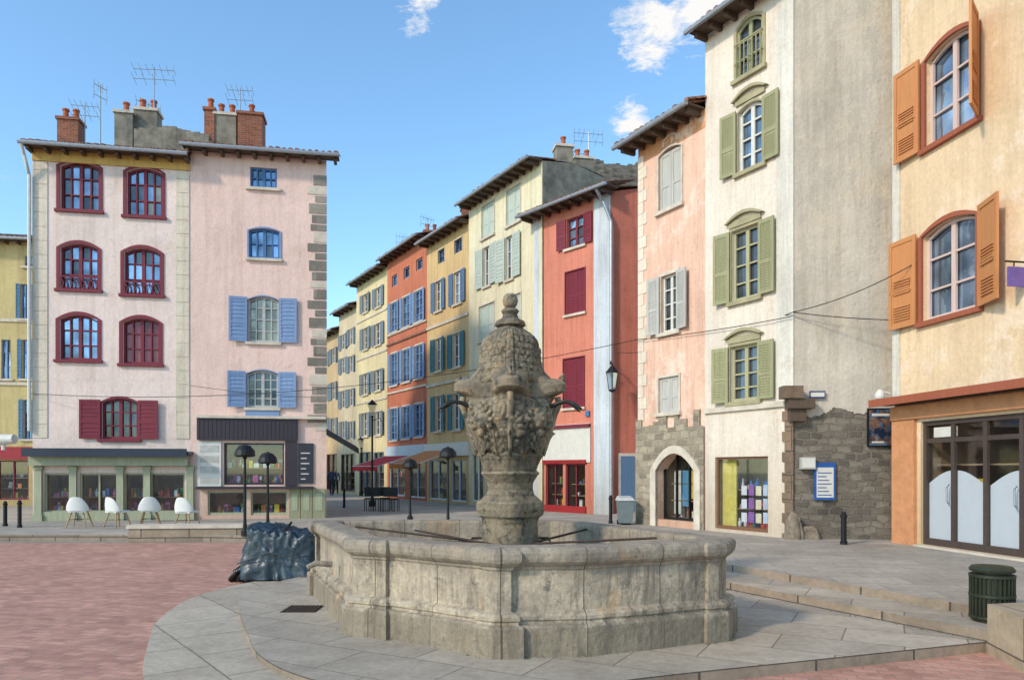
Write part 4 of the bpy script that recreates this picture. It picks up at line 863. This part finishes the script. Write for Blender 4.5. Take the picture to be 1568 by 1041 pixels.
for k in range(7):
    x_=X(560+k*6,27.5)+random.uniform(-.05,.05); y_=27.5+random.uniform(-.6,.6)
    m.box(Fr((x_,y_),(x_+1,y_+.2)),0,.38,-.38,0,.5,.54,IRON); m.box(Fr((x_,y_),(x_+1,y_+.2)),0,.38,-.38,-.35,.6,.95,IRON)
    for a in (0,.36):
        for c in (0,.36): m.tube([(x_+a,y_+c,.05),(x_+a,y_+c,.52)],.015,IRON,5)
m.obj('stacked_cafe_chairs',None,(X(575,27.5),27.5,.05))
# overhead cables
def wire(p,q,sag,r=.009):
    m=Mesh(); p=Vector(p);q=Vector(q); m.tube([p.lerp(q,i/16)+Vector((0,0,-4*sag*(i/16)*(1-i/16))) for i in range(17)],r,IRON,5,False); m.obj('overhead_cable')
wire((X(945,24),24,Z(540,24)),(X(1214,14.6),14.6,Z(478,14.6)),.25); wire((X(1214,14.6),14.6,Z(478,14.6)),(X(1405,13.5),13.3,Z(398,13.4)),.12); wire((X(1214,14.6),14.6,Z(478,14.6)),(X(1372,13.9),13.9,Z(490,13.9)),.03)
wire((X(50,22),21.9,Z(603,22)),(X(975,18.8),18.8,Z(520,18.8)),.6); wire((X(291,22.6),22.6,Z(590,22.6)),(X(475,23.2),23.2,Z(608,23.2)),.05,.007); wire((X(975,18.8),18.8,Z(520,18.8)),(X(1214,14.6),14.6,Z(484,14.6)),.05)
# ------------------------------------------------------------------ PEOPLE (two passers-by in the street)
def person(x_,y_,z0,H,coat,trou,stride=.18,face=1):
    e=empty('pedestrian',(x_,y_,z0)); s=H/1.7
    def sk(name,pts,edges,rad,mat,root=0):
        me=bpy.data.meshes.new(name); me.from_pydata([(x_+a*s,y_+b*s,z0+c*s) for a,b,c in pts],edges,[]); ob=bpy.data.objects.new(name,me); sc.collection.objects.link(ob)
        md=ob.modifiers.new('s','SKIN'); 
        for i,r in enumerate(rad): me.skin_vertices[0].data[i].radius=(r*s,r*s)
        me.skin_vertices[0].data[root].use_root=True; ob.modifiers.new('d','SUBSURF').levels=1; me.materials.append(mat); ob.parent=e; ob.matrix_parent_inverse=Matrix.Translation(-e.location)
    T=stride
    sk('legs',[(0,0,.92),(.09,0,.86),(.1,-T*.6,.47),(.1,-T,.08),(.1,-T-.14,.04),(-.09,0,.86),(-.1,T*.1,.47),(-.1,T,.1),(-.1,T-.13,.04)],[(0,1),(1,2),(2,3),(3,4),(0,5),(5,6),(6,7),(7,8)],[.13,.1,.065,.045,.035,.1,.065,.045,.035],trou)
    sk('torso_and_arms',[(0,0,.9),(0,0,1.15),(0,0,1.38),(0,0,1.47),(.19,0,1.39),(.25,.06,1.12),(.25,-.06,.88),(-.19,0,1.39),(-.25,-.04,1.12),(-.25,.08,.88)],[(0,1),(1,2),(2,3),(2,4),(4,5),(5,6),(2,7),(7,8),(8,9)],[.14,.13,.15,.06,.07,.05,.038,.07,.05,.038],coat)
    SKN=simple('skin',C(205,160,135),.6)
    sk('head',[(0,0,1.45),(0,0,1.54),(0,-.01,1.63),(0,-.11,1.59)],[(0,1),(1,2),(2,3)],[.05,.085,.085,.015],SKN); sk('hair',[(0,.03,1.58),(0,.02,1.67)],[(0,1)],[.085,.085],simple('brown_hair',C(60,42,32),.8))
    sk('hands',[(.25,-.06,.87),(.25,-.08,.77),(-.25,.08,.87),(-.25,.1,.77)],[(0,1),(2,3)],[.03,.025,.03,.025],SKN)
person(X(508,44),44,.05,1.7,simple('navy_coat',C(50,58,85),.8),simple('dark_trousers',C(40,40,48),.8)); person(X(514,47),47,.05,1.66,simple('grey_coat',C(120,115,118),.8),simple('dark_trousers',C(40,40,48),.8),-.15)
# ------------------------------------------------------------------ WORLD, SUN, CAMERA
sv=Vector((-.66,-.56,.52)).normalized()
w=bpy.data.worlds.new('World'); sc.world=w; w.use_nodes=True; nt=w.node_tree; bg=nt.nodes['Background']
sky=nt.nodes.new('ShaderNodeTexSky'); sky.sky_type='NISHITA'; sky.sun_disc=False; sky.sun_elevation=math.asin(sv.z); sky.sun_rotation=math.atan2(sv.x,sv.y); sky.air_density=1.0; sky.dust_density=.5; sky.ozone_density=1.3
tc=nt.nodes.new('ShaderNodeTexCoord')
def dirv(px,py): return Vector(((px-CX)/FP,1,(HY-py)/FP)).normalized()
mask=None
def mth(op,a,b=None):
    n=nt.nodes.new('ShaderNodeMath'); n.operation=op; n.use_clamp=(op=='MULTIPLY' or op=='ADD')
    for i,v in ((0,a),(1,b)):
        if v is None: continue
        if isinstance(v,(int,float)): n.inputs[i].default_value=v
        else: nt.links.new(v,n.inputs[i])
    return n.outputs[0]
no=nt.nodes.new('ShaderNodeTexNoise'); no.inputs['Scale'].default_value=16; no.inputs['Detail'].default_value=12; no.inputs['Roughness'].default_value=.68; no.inputs['Distortion'].default_value=.4; mp=nt.nodes.new('ShaderNodeMapping'); mp.inputs['Scale'].default_value=(1,1,2.4); mp.inputs['Rotation'].default_value=(0,.35,0); nt.links.new(tc.outputs['Generated'],mp.inputs[0]); nt.links.new(mp.outputs[0],no.inputs['Vector'])
for (px,py,rad) in ((640,14,.035),(1000,42,.065),(1065,15,.07),(968,180,.032),(-500,100,.25),(2300,-100,.3)):
    vm=nt.nodes.new('ShaderNodeVectorMath'); vm.operation='DISTANCE'; nt.links.new(tc.outputs['Generated'],vm.inputs[0]); vm.inputs[1].default_value=dirv(px,py)
    k=mth('SUBTRACT',1.0,mth('DIVIDE',vm.outputs['Value'],rad)); k=mth('MAXIMUM',k,0.0)
    mask=k if mask is None else mth('MAXIMUM',mask,k)
cov=mth('SUBTRACT',mth('ADD',no.outputs[0],mth('MULTIPLY',mask,.3)),.60); cov=mth('MULTIPLY',mth('MAXIMUM',cov,0.0),6.5); cov=mth('MULTIPLY',cov,mth('MINIMUM',mth('MULTIPLY',mask,4.0),1.0))
tint=nt.nodes.new('ShaderNodeMix'); tint.data_type='RGBA'; tint.blend_type='MULTIPLY'; tint.inputs[0].default_value=1; nt.links.new(sky.outputs[0],tint.inputs[6]); tint.inputs[7].default_value=(1.5,1.9,2.0,1)
mx=nt.nodes.new('ShaderNodeMix'); mx.data_type='RGBA'; nt.links.new(cov,mx.inputs[0]); nt.links.new(tint.outputs[2],mx.inputs[6]); mx.inputs[7].default_value=(6.6,6.5,6.4,1)
nt.links.new(mx.outputs[2],bg.inputs[0]); bg.inputs[1].default_value=.15
sl=bpy.data.lights.new('sun','SUN'); sl.energy=2.9; sl.angle=math.radians(5); sl.color=(1,.87,.72); so=bpy.data.objects.new('sun',sl); sc.collection.objects.link(so); so.rotation_euler=sv.to_track_quat('Z','Y').to_euler()
cam=bpy.data.cameras.new('camera'); co=bpy.data.objects.new('camera',cam); sc.collection.objects.link(co); co.location=(0,0,EYE); co.rotation_euler=(math.radians(90),0,0); cam.sensor_width=36; cam.lens=36*FP/1568; cam.shift_y=(HY-520.5)/1568; cam.clip_end=1500; cam.clip_start=.1; sc.camera=co
sc.view_settings.view_transform='Standard'; sc.view_settings.look='None'; sc.view_settings.exposure=0
